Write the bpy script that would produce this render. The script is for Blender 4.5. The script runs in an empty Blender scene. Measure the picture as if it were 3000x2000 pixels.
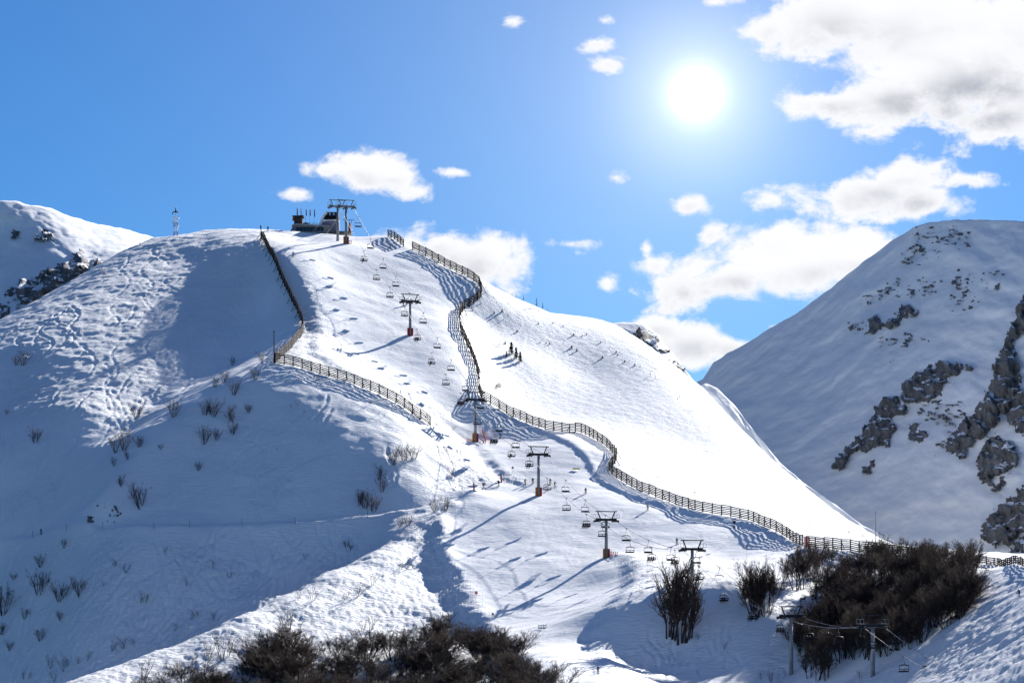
import bpy, bmesh, math, random, time
import numpy as np
from mathutils import Matrix, Vector
T0=time.time()
sc=bpy.context.scene
COL=sc.collection
random.seed(7); RNG=np.random.default_rng(7)
# ------------------------------------------------------------------ camera
# photograph pixels (3000 x 2000) <-> directions: x right, y away, z up, camera at the origin
F=8000.0; CX=1500.0; HY=1750.0
cam=bpy.data.cameras.new('camera'); cam.sensor_width=36.0; cam.lens=F/3000*36
cam.shift_y=(HY-1000)/3000; cam.clip_start=1.0; cam.clip_end=20000
camo=bpy.data.objects.new('camera',cam); COL.objects.link(camo)
camo.location=(0,0,0); camo.rotation_euler=(math.radians(90),0,0)
sc.camera=camo
# ------------------------------------------------------------------ light and exposure
SUNV=Vector((0.75,1.0,0.72)).normalized()
EXPO=1.2
BG=0.05
vs=sc.view_settings; vs.view_transform='Standard'; vs.look='None'; vs.exposure=EXPO; vs.gamma=1.0; vs.use_curve_mapping=False
sc.render.engine='CYCLES'
sc.cycles.max_bounces=6; sc.cycles.diffuse_bounces=2; sc.cycles.glossy_bounces=2; sc.cycles.transparent_max_bounces=6
sc.cycles.caustics_reflective=False; sc.cycles.caustics_refractive=False
sc.cycles.use_denoising=True
sl=bpy.data.lights.new('sun_light','SUN'); sl.energy=4.8; sl.angle=math.radians(0.53); sl.color=(1.0,0.965,0.91)
slo=bpy.data.objects.new('sun_light',sl); COL.objects.link(slo); slo.location=(120,700,300)
slo.rotation_euler=(-SUNV).to_track_quat('-Z','Y').to_euler()
# ------------------------------------------------------------------ world: physical sky, haze glow round the sun, cumulus
world=bpy.data.worlds.new('World'); sc.world=world; world.use_nodes=True
nt=world.node_tree; nt.nodes.clear()
def N(tree,t,**kw):
    n=tree.nodes.new(t)
    for k,v in kw.items(): setattr(n,k,v)
    return n
def link(tree,a,b): tree.links.new(a,b)
def mth(tree,op,a,b=None,c=None,clamp=False):
    n=N(tree,'ShaderNodeMath',operation=op,use_clamp=clamp)
    for i,v in enumerate((a,b,c)):
        if v is None: continue
        if isinstance(v,(int,float)): n.inputs[i].default_value=v
        else: link(tree,v,n.inputs[i])
    return n.outputs[0]
def vmth(tree,op,a,b=None):
    n=N(tree,'ShaderNodeVectorMath',operation=op)
    for i,v in enumerate((a,b)):
        if v is None: continue
        if isinstance(v,(tuple,list)): n.inputs[i].default_value=v
        else: link(tree,v,n.inputs[i])
    return n.outputs['Value'] if op in('LENGTH','DOT_PRODUCT') else n.outputs[0]
def mixc(tree,f,a,b,mode='MIX'):
    n=N(tree,'ShaderNodeMix',data_type='RGBA',blend_type=mode)
    for i,v in ((0,f),(6,a),(7,b)):
        if isinstance(v,(int,float)): n.inputs[i].default_value=v
        elif isinstance(v,(tuple,list)): n.inputs[i].default_value=(*v[:3],1)
        else: link(tree,v,n.inputs[i])
    return n.outputs[2]
def sstep(tree,v,a,b):
    n=N(tree,'ShaderNodeMapRange',interpolation_type='SMOOTHSTEP')
    link(tree,v,n.inputs[0]); n.inputs[1].default_value=a; n.inputs[2].default_value=b
    return n.outputs[0]
def build_world():
    sky=N(nt,'ShaderNodeTexSky',sky_type='NISHITA',sun_disc=False,altitude=1900,air_density=1.0,dust_density=0.25,ozone_density=2.2)
    sky.sun_elevation=math.asin(SUNV.z); sky.sun_rotation=math.atan2(SUNV.x,SUNV.y)
    tc=N(nt,'ShaderNodeTexCoord'); D=tc.outputs['Generated']
    sep=N(nt,'ShaderNodeSeparateXYZ'); link(nt,D,sep.inputs[0])
    az=mth(nt,'ARCTAN2',sep.outputs[0],sep.outputs[1]); el=mth(nt,'ARCSINE',sep.outputs[2])
    cmb=N(nt,'ShaderNodeCombineXYZ'); link(nt,az,cmb.inputs[0]); link(nt,el,cmb.inputs[1])
    UV=cmb.outputs[0]
    K=1.0/(BG*2**EXPO)           # display value 1.0 in sky units
    ang=lambda px,py:(math.atan((px-CX)/F),math.atan((HY-py)/F*math.cos(math.atan((px-CX)/F))))
    # turbulence used to ragged the cloud outlines
    def noise(scale,detail,rough,dist=0.0,vec=None,lac=2.0):
        n=N(nt,'ShaderNodeTexNoise',noise_dimensions='3D'); n.inputs['Scale'].default_value=scale; n.inputs['Detail'].default_value=detail
        n.inputs['Roughness'].default_value=rough; n.inputs['Distortion'].default_value=dist; n.inputs['Lacunarity'].default_value=lac
        link(nt,vec or UV,n.inputs['Vector']); return n.outputs[0]
    mp=N(nt,'ShaderNodeVectorMath',operation='MULTIPLY'); link(nt,UV,mp.inputs[0]); mp.inputs[1].default_value=(1,1.35,1)
    WV=mp.outputs[0]
    n1=noise(26,8,0.60,0.4,WV); n2=noise(90,7,0.66,0.3,WV); n3=noise(22,4,0.5,0.3,WV)
    blobs=[ # px, py, rx, ry, weight
     (2450,60,270,135,1.1),(2820,130,470,250,1.25),(2830,240,300,150,1.5),(2620,280,240,110,1.1),(2430,305,130,45,.9),(2930,340,230,70,1.0),(2560,385,90,40,.7),(2250,90,80,80,.7),
     (2560,565,250,78,1.1),(2700,590,170,60,1.0),(2640,525,170,60,1.0),(2850,530,120,34,.85),(2250,580,55,40,.5),
     (2330,790,330,120,1.15),(2480,760,230,85,1.1),(2150,820,240,85,1.1),(2280,705,110,60,.95),(1990,860,130,70,.75),(1910,775,65,36,.5),(2600,790,200,100,1.05),
     (2050,1000,170,70,1.1),(1930,960,90,40,.9),(2270,960,45,30,.8),(2150,1020,120,60,.9),
     (2015,598,72,40,.85),(2080,685,42,34,.55),(1782,838,46,42,.75),(1675,715,75,20,.6),(1690,742,20,12,.3),
     (1050,505,170,62,1.1),(960,500,105,40,.9),(1150,525,95,46,.9),(862,566,66,27,.8),(1325,506,60,15,.5),(1205,560,45,30,.5),
     (1190,715,150,60,1.05),(1400,765,165,85,1.2),(1290,720,130,60,1.05),(1490,790,80,75,1.0),
     (1745,130,60,26,.6),(1785,190,55,30,.55),(1510,65,30,16,.45),(2090,5,100,22,.6),(1770,60,30,14,.4),(1955,45,40,14,.35),(1805,520,30,20,.45),(1895,735,22,28,.45)]
    skyc=mixc(nt,1.0,sky.outputs[0],(0.21,0.525,0.88),'MULTIPLY')
    turb=mth(nt,'ADD',mth(nt,'MULTIPLY_ADD',n1,2.3,-1.2),mth(nt,'MULTIPLY_ADD',n2,0.9,-0.45))
    # broken cumulus over the unseen sky, cover raised to brighten the shaded snow
    far=noise(5.5,8,0.55,0.2,WV)
    outside=mth(nt,'MAXIMUM',sstep(nt,mth(nt,'ABSOLUTE',az),0.2,0.34),sstep(nt,el,0.23,0.36))
    gen=mth(nt,'MULTIPLY',mth(nt,'MINIMUM',mth(nt,'MULTIPLY_ADD',far,6.0,-3.42),1.0),sstep(nt,el,0.0,0.06))
    gen=mth(nt,'SUBTRACT',gen,mth(nt,'MULTIPLY',mth(nt,'SUBTRACT',1.0,outside),2.0))
    def addg(base,g,col):
        v=N(nt,'ShaderNodeVectorMath',operation='SCALE'); v.inputs[0].default_value=col; link(nt,g,v.inputs['Scale'])
        return mixc(nt,1.0,base,v.outputs[0],'ADD')
    WHITE=(1.02*K,1.02*K,1.04*K); GREY=(0.42*K,0.44*K,0.50*K)
    cg=sstep(nt,mth(nt,'ADD',gen,turb),0.02,0.40)
    plain=mixc(nt,mth(nt,'MULTIPLY',cg,0.97),skyc,mixc(nt,0.45,WHITE,GREY))
    bg2=N(nt,'ShaderNodeBackground'); link(nt,plain,bg2.inputs[0]); bg2.inputs[1].default_value=BG
    # the clouds of the photograph, in the part of the sky that lies beyond the hill
    acc=None; shd=None
    for px,py,rx,ry,w in blobs:
        c=ang(px,py)
        L=vmth(nt,'MULTIPLY',vmth(nt,'SUBTRACT',UV,(c[0],c[1],0)),(F/rx,F/ry,0))
        f=mth(nt,'MULTIPLY_ADD',vmth(nt,'LENGTH',L),-w*.8,w*.8)
        acc=f if acc is None else mth(nt,'MAXIMUM',acc,f)
        s=N(nt,'ShaderNodeSeparateXYZ'); link(nt,L,s.inputs[0])
        g=mth(nt,'MULTIPLY',mth(nt,'MAXIMUM',f,0.0),mth(nt,'SUBTRACT',0.12,s.outputs[1]))
        shd=g if shd is None else mth(nt,'ADD',shd,g)
    acc=mth(nt,'MAXIMUM',mth(nt,'MAXIMUM',acc,-0.6),gen)
    dens=mth(nt,'ADD',acc,turb)
    cov=sstep(nt,dens,-0.09,0.34)
    thick=sstep(nt,mth(nt,'ADD',shd,mth(nt,'MULTIPLY_ADD',n3,0.7,-0.35)),-0.25,0.80)
    grey=mth(nt,'MULTIPLY',thick,sstep(nt,dens,0.10,1.0))
    ccol=mixc(nt,grey,WHITE,GREY)
    # glow round the sun seen between the clouds
    sd=Vector(((2040-CX)/F,1,(HY-275)/F)).normalized()
    th=mth(nt,'ARCCOSINE',mth(nt,'MINIMUM',vmth(nt,'DOT_PRODUCT',vmth(nt,'NORMALIZE',D),tuple(sd)),1.0))
    def gau(w,a):
        q=mth(nt,'DIVIDE',th,w); return mth(nt,'MULTIPLY',mth(nt,'EXPONENT',mth(nt,'MULTIPLY',mth(nt,'MULTIPLY',q,q),-1.0)),a*K)
    ex=lambda w,a:mth(nt,'MULTIPLY',mth(nt,'EXPONENT',mth(nt,'DIVIDE',th,-w)),a*K)
    core_g=gau(0.0085,0.9); mid=gau(0.026,0.34); wide=ex(0.080,0.50)
    c=addg(skyc,wide,(0.86,0.84,0.6)); c=addg(c,mid,(1.0,0.86,0.6))
    c=mixc(nt,mth(nt,'MULTIPLY',cov,0.97),c,ccol)
    c=addg(c,core_g,(1.0,1.0,0.98))
    bg=N(nt,'ShaderNodeBackground'); link(nt,c,bg.inputs[0]); bg.inputs[1].default_value=BG
    win=mth(nt,'MULTIPLY',mth(nt,'MULTIPLY',mth(nt,'LESS_THAN',mth(nt,'ABSOLUTE',az),0.42),mth(nt,'LESS_THAN',el,0.42)),mth(nt,'GREATER_THAN',el,0.0))
    mx=N(nt,'ShaderNodeMixShader'); link(nt,win,mx.inputs[0]); link(nt,bg2.outputs[0],mx.inputs[1]); link(nt,bg.outputs[0],mx.inputs[2])
    o=N(nt,'ShaderNodeOutputWorld'); link(nt,mx.outputs[0],o.inputs[0])
build_world()
world.cycles.sampling_method='MANUAL'; world.cycles.sample_map_resolution=512
# ------------------------------------------------------------------ materials
MATS={}
def mat(name,col,rough=.8,var=0.0,scale=3.0,bump=0.0,metal=0.0,col2=None,spec=.3):
    if name in MATS: return MATS[name]
    m=bpy.data.materials.new(name); m.use_nodes=True; t=m.node_tree; b=t.nodes['Principled BSDF']
    b.inputs['Roughness'].default_value=rough; b.inputs['Metallic'].default_value=metal
    b.inputs['Specular IOR Level'].default_value=spec
    b.inputs['Base Color'].default_value=(*col,1)
    if var or col2 or bump:
        g=N(t,'ShaderNodeNewGeometry'); n=N(t,'ShaderNodeTexNoise'); n.inputs['Scale'].default_value=scale; n.inputs['Detail'].default_value=5
        link(t,g.outputs['Position'],n.inputs['Vector'])
        c2=col2 or tuple(c*(1-var) for c in col)
        r=sstep(t,n.outputs[0],.35,.65)
        link(t,mixc(t,r,col,c2),b.inputs['Base Color'])
        if bump:
            bn=N(t,'ShaderNodeBump'); bn.inputs['Strength'].default_value=bump; bn.inputs['Distance'].default_value=.1; link(t,n.outputs[0],bn.inputs['Height']); link(t,bn.outputs[0],b.inputs['Normal'])
    MATS[name]=m; return m
def snow_mat(name,s1,s2,d1,d2):
    m=bpy.data.materials.new(name); m.use_nodes=True; t=m.node_tree; b=t.nodes['Principled BSDF']
    b.inputs['Roughness'].default_value=.55; b.inputs['Specular IOR Level'].default_value=.25
    g=N(t,'ShaderNodeNewGeometry')
    def nz(sc_,det,vec=(1,1,1)):
        n=N(t,'ShaderNodeTexNoise'); n.inputs['Scale'].default_value=sc_; n.inputs['Detail'].default_value=det; n.inputs['Roughness'].default_value=.6
        link(t,vmth(t,'MULTIPLY',g.outputs['Position'],vec),n.inputs['Vector']); return n.outputs[0]
    a=nz(.05,4); link(t,mixc(t,sstep(t,a,.35,.65),(.86,.87,.885),(.80,.815,.84)),b.inputs['Base Color'])
    at=N(t,'ShaderNodeAttribute',attribute_name='rough'); rg=mth(t,'ADD',at.outputs['Fac'],.35)
    b1=N(t,'ShaderNodeBump'); b1.inputs['Distance'].default_value=d1; link(t,mth(t,'MULTIPLY',nz(s1,6,(.3,1,1)),rg),b1.inputs['Height'])
    b2=N(t,'ShaderNodeBump'); b2.inputs['Distance'].default_value=d2; link(t,mth(t,'MULTIPLY',nz(s2,3,(.35,1,1)),rg),b2.inputs['Height'])
    link(t,b1.outputs[0],b2.inputs['Normal']); link(t,b2.outputs[0],b.inputs['Normal'])
    return m
SNOW=snow_mat('snow',1.5,3.6,.40,.12)
FARSNOW=snow_mat('far_snow',.16,.6,1.5,.8)
def rock_mat(name,scale,snowy):
    m=bpy.data.materials.new(name); m.use_nodes=True; t=m.node_tree; b=t.nodes['Principled BSDF']; b.inputs['Roughness'].default_value=.85
    g=N(t,'ShaderNodeNewGeometry')
    def nz(sc_,det,vec=(1,1,1)):
        n=N(t,'ShaderNodeTexNoise'); n.inputs['Scale'].default_value=sc_; n.inputs['Detail'].default_value=det; n.inputs['Roughness'].default_value=.65
        link(t,vmth(t,'MULTIPLY',g.outputs['Position'],vec),n.inputs['Vector']); return n.outputs[0]
    s=nz(scale,9,(1.6,1.6,.3)); c=mixc(t,sstep(t,s,.25,.75),(.045,.047,.052),(.20,.195,.195))
    c=mixc(t,mth(t,'MULTIPLY',sstep(t,nz(scale*.3,4),.5,.72),.3),c,(.15,.13,.115))
    sp=N(t,'ShaderNodeSeparateXYZ'); link(t,g.outputs['Normal'],sp.inputs[0])
    k=mth(t,'ADD',mth(t,'MULTIPLY',sp.outputs[2],.5),mth(t,'MULTIPLY_ADD',nz(scale*.8,8,(1,1,1.6)),2.2,-.9))
    sn=sstep(t,k,snowy,snowy+.10)
    link(t,mixc(t,sn,c,(.83,.845,.87)),b.inputs['Base Color'])
    bn=N(t,'ShaderNodeBump'); bn.inputs['Strength'].default_value=.9; bn.inputs['Distance'].default_value=.35/scale*.4; link(t,nz(scale*2.2,6),bn.inputs['Height']); link(t,bn.outputs[0],b.inputs['Normal'])
    return m
ROCK=rock_mat('weathered_rock',.55,.80); FARROCK=rock_mat('far_rock',.20,.62)
# ------------------------------------------------------------------ object helpers
def tag(o,label=None,cat=None,group=None,kind=None):
    if label: o['label']=label
    if cat: o['category']=cat
    if group: o['group']=group
    if kind: o['kind']=kind
    return o
def obj(name,me,material=None,parent=None,loc=(0,0,0)):
    o=bpy.data.objects.new(name,me); COL.objects.link(o); o.location=loc
    if parent is not None: o.parent=parent
    if material is not None and len(me.materials)==0: me.materials.append(material)
    return o
def empty(name,loc,rz=0.0,scale=1.0):
    o=bpy.data.objects.new(name,None); COL.objects.link(o); o.location=loc; o.rotation_euler=(0,0,rz); o.scale=(scale,)*3; o.empty_display_size=.5
    return o
def copy_tree(o,parent=None):
    c=o.copy(); COL.objects.link(c); c.parent=parent
    for ch in o.children: copy_tree(ch,c)
    return c
class MB:
    "collects boxes, bars, tubes and prisms into one mesh"
    def __init__(s): s.v=[]; s.f=[]
    def add(s,vs,fs):
        n=len(s.v); s.v+= [tuple(v) for v in vs]; s.f+=[tuple(i+n for i in f) for f in fs]; return s
    def box(s,c,d,R=None):
        x,y,z=d[0]/2,d[1]/2,d[2]/2; vs=[Vector((a*x,b*y,e*z)) for a in(-1,1) for b in(-1,1) for e in(-1,1)]
        if R is not None: vs=[R@v for v in vs]
        return s.add([v+Vector(c) for v in vs],[(0,1,3,2),(4,6,7,5),(0,4,5,1),(2,3,7,6),(0,2,6,4),(1,5,7,3)])
    def tube(s,pts,r,n=6,cap=True):
        pts=[Vector(p) for p in pts]; rs=r if isinstance(r,(list,tuple)) else [r]*len(pts); vs=[];fs=[]
        for i,p in enumerate(pts):
            t=(pts[min(i+1,len(pts)-1)]-pts[max(i-1,0)]).normalized(); a=t.orthogonal().normalized() if abs(t.z)>.95 else t.cross(Vector((0,0,1))).normalized(); b=t.cross(a)
            vs+=[p+rs[i]*(math.cos(2*math.pi*k/n)*a+math.sin(2*math.pi*k/n)*b) for k in range(n)]
        for i in range(len(pts)-1):
            fs+=[(i*n+k,i*n+(k+1)%n,(i+1)*n+(k+1)%n,(i+1)*n+k) for k in range(n)]
        if cap: fs+=[tuple(range(n))[::-1],tuple(range((len(pts)-1)*n,len(pts)*n))]
        return s.add(vs,fs)
    def bar(s,a,b,w,h):
        a=Vector(a);b=Vector(b);t=(b-a).normalized(); u=t.cross(Vector((0,0,1))); u=u.normalized() if u.length>1e-4 else Vector((1,0,0)); v=u.cross(t)
        vs=[p+i*u*w/2+j*v*h/2 for p in(a,b) for i,j in((-1,-1),(1,-1),(1,1),(-1,1))]
        return s.add(vs,[(0,1,2,3)[::-1],(4,5,6,7),(0,1,5,4),(1,2,6,5),(2,3,7,6),(3,0,4,7)])
    def prism(s,poly,back):
        "polygon (list of 3-D points) extruded by the vector back"
        n=len(poly); back=Vector(back); vs=[Vector(p) for p in poly]+[Vector(p)+back for p in poly]
        return s.add(vs,[tuple(range(n)),tuple(range(2*n-1,n-1,-1))]+[(i,i+n,(i+1)%n+n,(i+1)%n) for i in range(n)])
    def mesh(s,name,smooth=False):
        me=bpy.data.meshes.new(name); me.from_pydata(s.v,[],s.f); me.update()
        if smooth: me.polygons.foreach_set('use_smooth',[True]*len(me.polygons))
        bm=bmesh.new(); bm.from_mesh(me); bmesh.ops.recalc_face_normals(bm,faces=bm.faces); bm.to_mesh(me); bm.free()
        return me
    def build(s,name,material,parent=None,loc=(0,0,0),smooth=False):
        return obj(name,s.mesh(name,smooth),material,parent,loc)
def grid_mesh(name,Pn,keep=None,smooth=True):
    "mesh from an (r,c,3) array of points; keep marks the used quads"
    r,c=Pn.shape[:2]; idx=np.arange(r*c).reshape(r,c)
    q=np.stack([idx[:-1,:-1],idx[:-1,1:],idx[1:,1:],idx[1:,:-1]],-1)
    q=q[keep] if keep is not None else q.reshape(-1,4)
    used=np.unique(q); mp=np.full(r*c,-1); mp[used]=np.arange(len(used))
    v=Pn.reshape(-1,3)[used].astype(np.float32); q=mp[q].astype(np.int32)
    me=bpy.data.meshes.new(name); me.vertices.add(len(v)); me.vertices.foreach_set('co',v.ravel())
    me.loops.add(q.size); me.loops.foreach_set('vertex_index',q.ravel()); me.polygons.add(len(q))
    me.polygons.foreach_set('loop_start',np.arange(0,q.size,4,dtype=np.int32)); me.polygons.foreach_set('loop_total',np.full(len(q),4,np.int32))
    if smooth: me.polygons.foreach_set('use_smooth',np.ones(len(q),bool))
    me.update(calc_edges=True); me.validate()
    return me
ORD=['first','second','third','fourth','fifth','sixth','seventh','eighth','ninth','tenth','eleventh','twelfth','thirteenth','fourteenth','fifteenth','sixteenth','seventeenth','eighteenth','nineteenth','twentieth']
def ordw(i):
    if i<20: return ORD[i]
    tens=['','','twenty','thirty','forty','fifty','sixty']
    n=i+1
    if n%10==0: return {20:'twentieth',30:'thirtieth',40:'fortieth',50:'fiftieth',60:'sixtieth'}[n]
    return tens[n//10]+'-'+ORD[n%10-1]
# ------------------------------------------------------------------ terrain: control points (photo pixel + distance, or world point)
def P(px,py,d):
    return np.array([(px-CX)/F*d, d, (HY-py)/F*d])
def pl(ref,p,q,px,py):
    "depth at which the ray of a pixel meets the plane through ref with slopes p (along x) and q (along y)"
    r=P(*ref); a=(px-CX)/F; b=(HY-py)/F
    # b d - rz = p(a d - rx)+q(d-ry)
    return (r[2]-p*r[0]-q*r[1])/(b-p*a-q)
SKY=[(-400,1110,865),(-150,1010,880),(0,936,896),(100,884,907),(230,810,924),(350,740,940),(450,698,950),(520,691,953),(600,676,955),(680,671,955),(760,672,950),(850,678,943),(960,684,932),(1060,694,924),(1130,690,921),
 (1160,697,919),(1190,715,915),(1260,750,909),(1340,795,902),(1410,822,897),(1440,837,900),(1500,868,905),(1560,893,909),(1610,916,914),(1660,922,924),(1700,927,930),(1760,938,934),(1800,950,935),(1880,1000,931),(1980,1075,923),(2060,1138,914),(2150,1235,890),(2250,1335,862),(2330,1405,840),(2400,1460,825),(2480,1520,811),(2560,1567,801),(2640,1612,794),(2750,1660,790),(2900,1720,786),(3150,1800,782)]
C=[]
def add(*a): C.extend(a)
LIFT=[(1013,712,905),(1200,982,848),(1390,1296,797),(1575,1452,753),(1775,1633,711),(2017,1705,664),(2315,1985,617),(2580,1965,583)]
add(*LIFT)
UP=(1200,982,848)
U=lambda x,y:(x,y,pl(UP,-.22,.54,x,y))
LO=(1575,1452,753)
L=lambda x,y:(x,y,pl(LO,0.0,.42,x,y))
# upper piste
for x,y in [(800,760),(850,850),(890,940),(1000,800),(1100,800),(1250,850),(1330,850),(1000,900),(1000,1000),(1100,950),(1250,950),(1330,960),(1100,1070),(1250,1080),(1350,1020),(1380,1090),(1300,1150),(1395,1160)]:
    add(U(x,y))
add((765,700,908),(900,715,915),(1100,715,912),(1200,745,905),(1300,800,898))
# lower piste
for x,y in [(1500,1250),(1450,1300),(1600,1290),(1700,1290),(1780,1345),(1500,1400),(1420,1440),(1650,1400),(1800,1450),(1950,1490),(1850,1550),(2050,1530),(2200,1560),(2000,1600),(2130,1640),(1340,1480),(1310,1520),(1305,1590),(1335,1650),(1400,1550),(1500,1550),(1700,1550),(1450,1650),(1600,1650),(1550,1750),(1400,1760),(1700,1720)]:
    add(L(x,y))
add((1450,1830,668),(1530,1905,632),(1600,1850,645),(1600,1950,600),(1680,1800,655),(1680,1900,620),(1720,1990,565))
# left fence ridge and spur
add((800,1062,796),(900,1080,797),(1000,1108,795),(1100,1148,791),(1180,1188,788),(1230,1222,786),(1258,1245,784),(870,985,824),(840,1020,812))
SP=lambda y:567.2/(.8-(HY-y)/F)
for x,y in [(700,1115),(600,1175),(500,1228),(420,1292),(345,1372),(290,1440)]: add((x,y,SP(y)-2))
BL=lambda x,y,dd=0:(x,y,335.5/(.5+.05*(x-CX)/F-(HY-y)/F)+dd)
for x,y,dd in [(660,760,-8),(650,850,-2),(690,900,3),(720,820,-4),(740,950,8),(550,760,0),(550,860,0),(550,960,0),(400,800,0),(400,900,0),(400,1000,0),(400,1120,2),(540,1060,4),(650,1000,8),(600,1100,10),(740,1040,12),(250,1050,0),(250,1200,0),(330,1200,4),(440,1180,8),(700,780,-9),(745,870,-2),(230,900,0),(360,1270,8)]:
    add(BL(x,y,dd))
BQ=lambda x,y:(x,y,pl(BL(250,1100),.2,.6,x,y))
for x,y in [(100,1030),(100,1150),(0,1080),(0,1220),(130,1290),(0,1340),(240,1320)]: add(BQ(x,y))
# spur face
for x,y,dd in [(700,1200,0),(800,1200,0),(900,1200,0),(600,1300,0),(700,1300,0),(850,1300,0),(1000,1250,0),(1000,1350,0),(1100,1250,2),(1180,1300,3),(500,1350,0),(500,1440,0),(600,1420,0),(750,1400,0),(900,1400,0),(1080,1400,1),(400,1440,0)]:
    add((x,y,SP(y)+dd))
add((1300,1300,779),(1350,1360,768),(1250,1360,760),(1200,1420,748),(1300,1400,758),(1420,1400,762))
# path bench
PATH=[(-200,1570,762),(0,1560,755),(150,1552,747),(300,1545,737),(450,1542,732),(600,1540,732),(750,1533,733),(900,1525,735),(1000,1517,736),(1100,1505,738),(1250,1475,742),(1340,1440,747)]
add(*PATH)
add((0,1450,769),(150,1440,764),(260,1480,750))
# lower bowl
Q0=(600,1545,729)
Q=lambda x,y,dd=0:(x,y,pl(Q0,.12,.88,x,y)+max(0,300-x)*.08)
for x,y in [(0,1650),(0,1750),(0,1880),(150,1700),(150,1850),(300,1650),(300,1780),(300,1920),(450,1650),(450,1800),(600,1650),(600,1800),(750,1740),(-200,1700),(-200,1900),(100,1980)]:
    add(Q(x,y))
add((900,1655,720.5),(800,1650,721),(830,1695,715.5),(950,1635,723.5),(720,1690,715.5),(700,1620,724),(800,1600,727),(900,1600,727),(1000,1580,729.5),(1100,1540,734),(1200,1512,737))
# near ridge
RC=[(1390,1432,750),(1330,1470,741),(1265,1500,733),(1200,1530,725),(1140,1560,718),(1080,1590,711),(960,1652,697),(830,1730,681),(700,1792,668),(600,1845,660),(450,1902,650),(300,1957,642),(180,2000,637),(0,2060,630),(-200,2120,620)]
add(*RC)
for x,y,d in RC[2:]:
    r=P(x,y,d); 
    if x<1100: add(('w',r[0]-5,r[1]+10,r[2]-5))
for x,y,d in [(1260,1600,714),(1200,1600,712),(1280,1700,696),(1200,1700,694),(1080,1650,700),(1080,1750,683),(960,1730,683),(960,1830,667),(1330,1760,681),(1330,1850,664),(1200,1800,677),(1200,1900,658),(830,1810,668),(830,1900,653),(700,1870,655),(700,1960,641),(550,1940,645),(400,1990,636),(1400,1900,640),(1000,1950,648),(1300,1980,632),(1450,1960,614),(1600,2050,560),(1200,2100,600),(800,2080,615),(400,2120,612),(1500,2100,565)]:
    add((x,y,d))
# right hillock
HK=lambda x,y:458.5/(.7+.135*(x-CX)/F-(HY-y)/F)
for x,y in [(1730,1850),(1780,1790),(1800,1850),(1900,1850),(2000,1850),(2100,1850),(2200,1850),(1900,1760),(2000,1740),(2100,1750),(2150,1700),(1850,1950),(2000,1950),(2100,1960),(2200,1950),(2250,1780)]: add((x,y,HK(x,y)))
for x,y,d in [(1815,1660,699),(1825,1700,688),(1900,1680,685),(1900,1720,668),(2100,1672,680),(2250,1640,690),(1750,2060,548),(2000,2080,550),(2300,2080,560),(1850,2000,580)]:
    add((x,y,d))
# fence knoll right and forest slope
for x,y,d in [(2300,1620,700),(2350,1604,702),(2450,1612,695),(2550,1625,688),(2650,1636,680),(2760,1640,668),(2840,1640,655),(2960,1652,640),(3100,1660,630),(2400,1700,675),(2400,1800,645),(2500,1700,665),(2550,1800,640),(2650,1750,640),(2450,1900,610),(2550,1900,600),(2700,1830,610),(2400,1980,602),(2480,1990,596),(2750,1700,640)]:
    add((x,y,d))
R=lambda x,y:(x,y,pl((2580,1965,583),.6,.15,x,y))
for x,y in [(2700,1900),(2800,1850),(2850,1750),(2870,1680),(2900,1950),(2990,1990),(2900,1850),(2985,1745),(2960,1690),(3100,1750),(3100,1900),(2750,2000),(2600,2040),(3200,2000),(2900,2080)]:
    add(R(x,y))
# right lit flank
for x,y,d in [(1470,1195,822),(1600,1255,808),(1745,1288,801),(1800,1330,790),(1790,1380,776),(1860,1430,763),(1950,1472,752),(2100,1512,742),(2250,1548,731),(2350,1597,716)]:
    add((x,y,d))
for x,y,d in [(1430,1050,855),(1430,950,880),(1450,1130,837),(1550,1060,862),(1700,1090,868),(1850,1200,842),(2000,1290,826),(2150,1390,801),(2300,1480,778),(2430,1545,759)]:
    add((x,y,d))
# behind the crest
for x,y,d in SKY:
    add((x,y,d)); r=P(x,y,d)
    add(('w',r[0]*1.03,r[1]+30,r[2]-7)); add(('w',r[0]*1.08,r[1]+80,r[2]-32)); add(('w',r[0]*1.15,r[1]+150,r[2]-75))
def fit(C,lam=1.5):
    pts=np.array([list(c[1:]) if c[0]=='w' else P(*c) for c in C])
    xy=pts[:,:2]/100.; z=pts[:,2]
    d=np.linalg.norm(xy[:,None]-xy[None],axis=2)
    K=np.where(d>0,d*d*np.log(d+1e-12),0)
    n=len(xy); A=np.zeros((n+3,n+3)); A[:n,:n]=K+np.eye(n)*lam*1e-3
    A[:n,n]=1;A[:n,n+1:]=xy; A[n,:n]=1; A[n+1:,:n]=xy.T
    w=np.linalg.solve(A,np.r_[z,0,0,0])
    return xy,w,pts
def evalz(xy,w,X,Y):
    n=len(xy); x=X.ravel()/100;y=Y.ravel()/100; out=np.empty(x.size)
    for i in range(0,x.size,20000):
        s=slice(i,i+20000)
        d2=(x[s,None]-xy[None,:,0])**2+(y[s,None]-xy[None,:,1])**2
        out[s]=(0.5*d2*np.log(d2+1e-12))@w[:n]+w[n]+w[n+1]*x[s]+w[n+2]*y[s]
    return out.reshape(X.shape)

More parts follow.
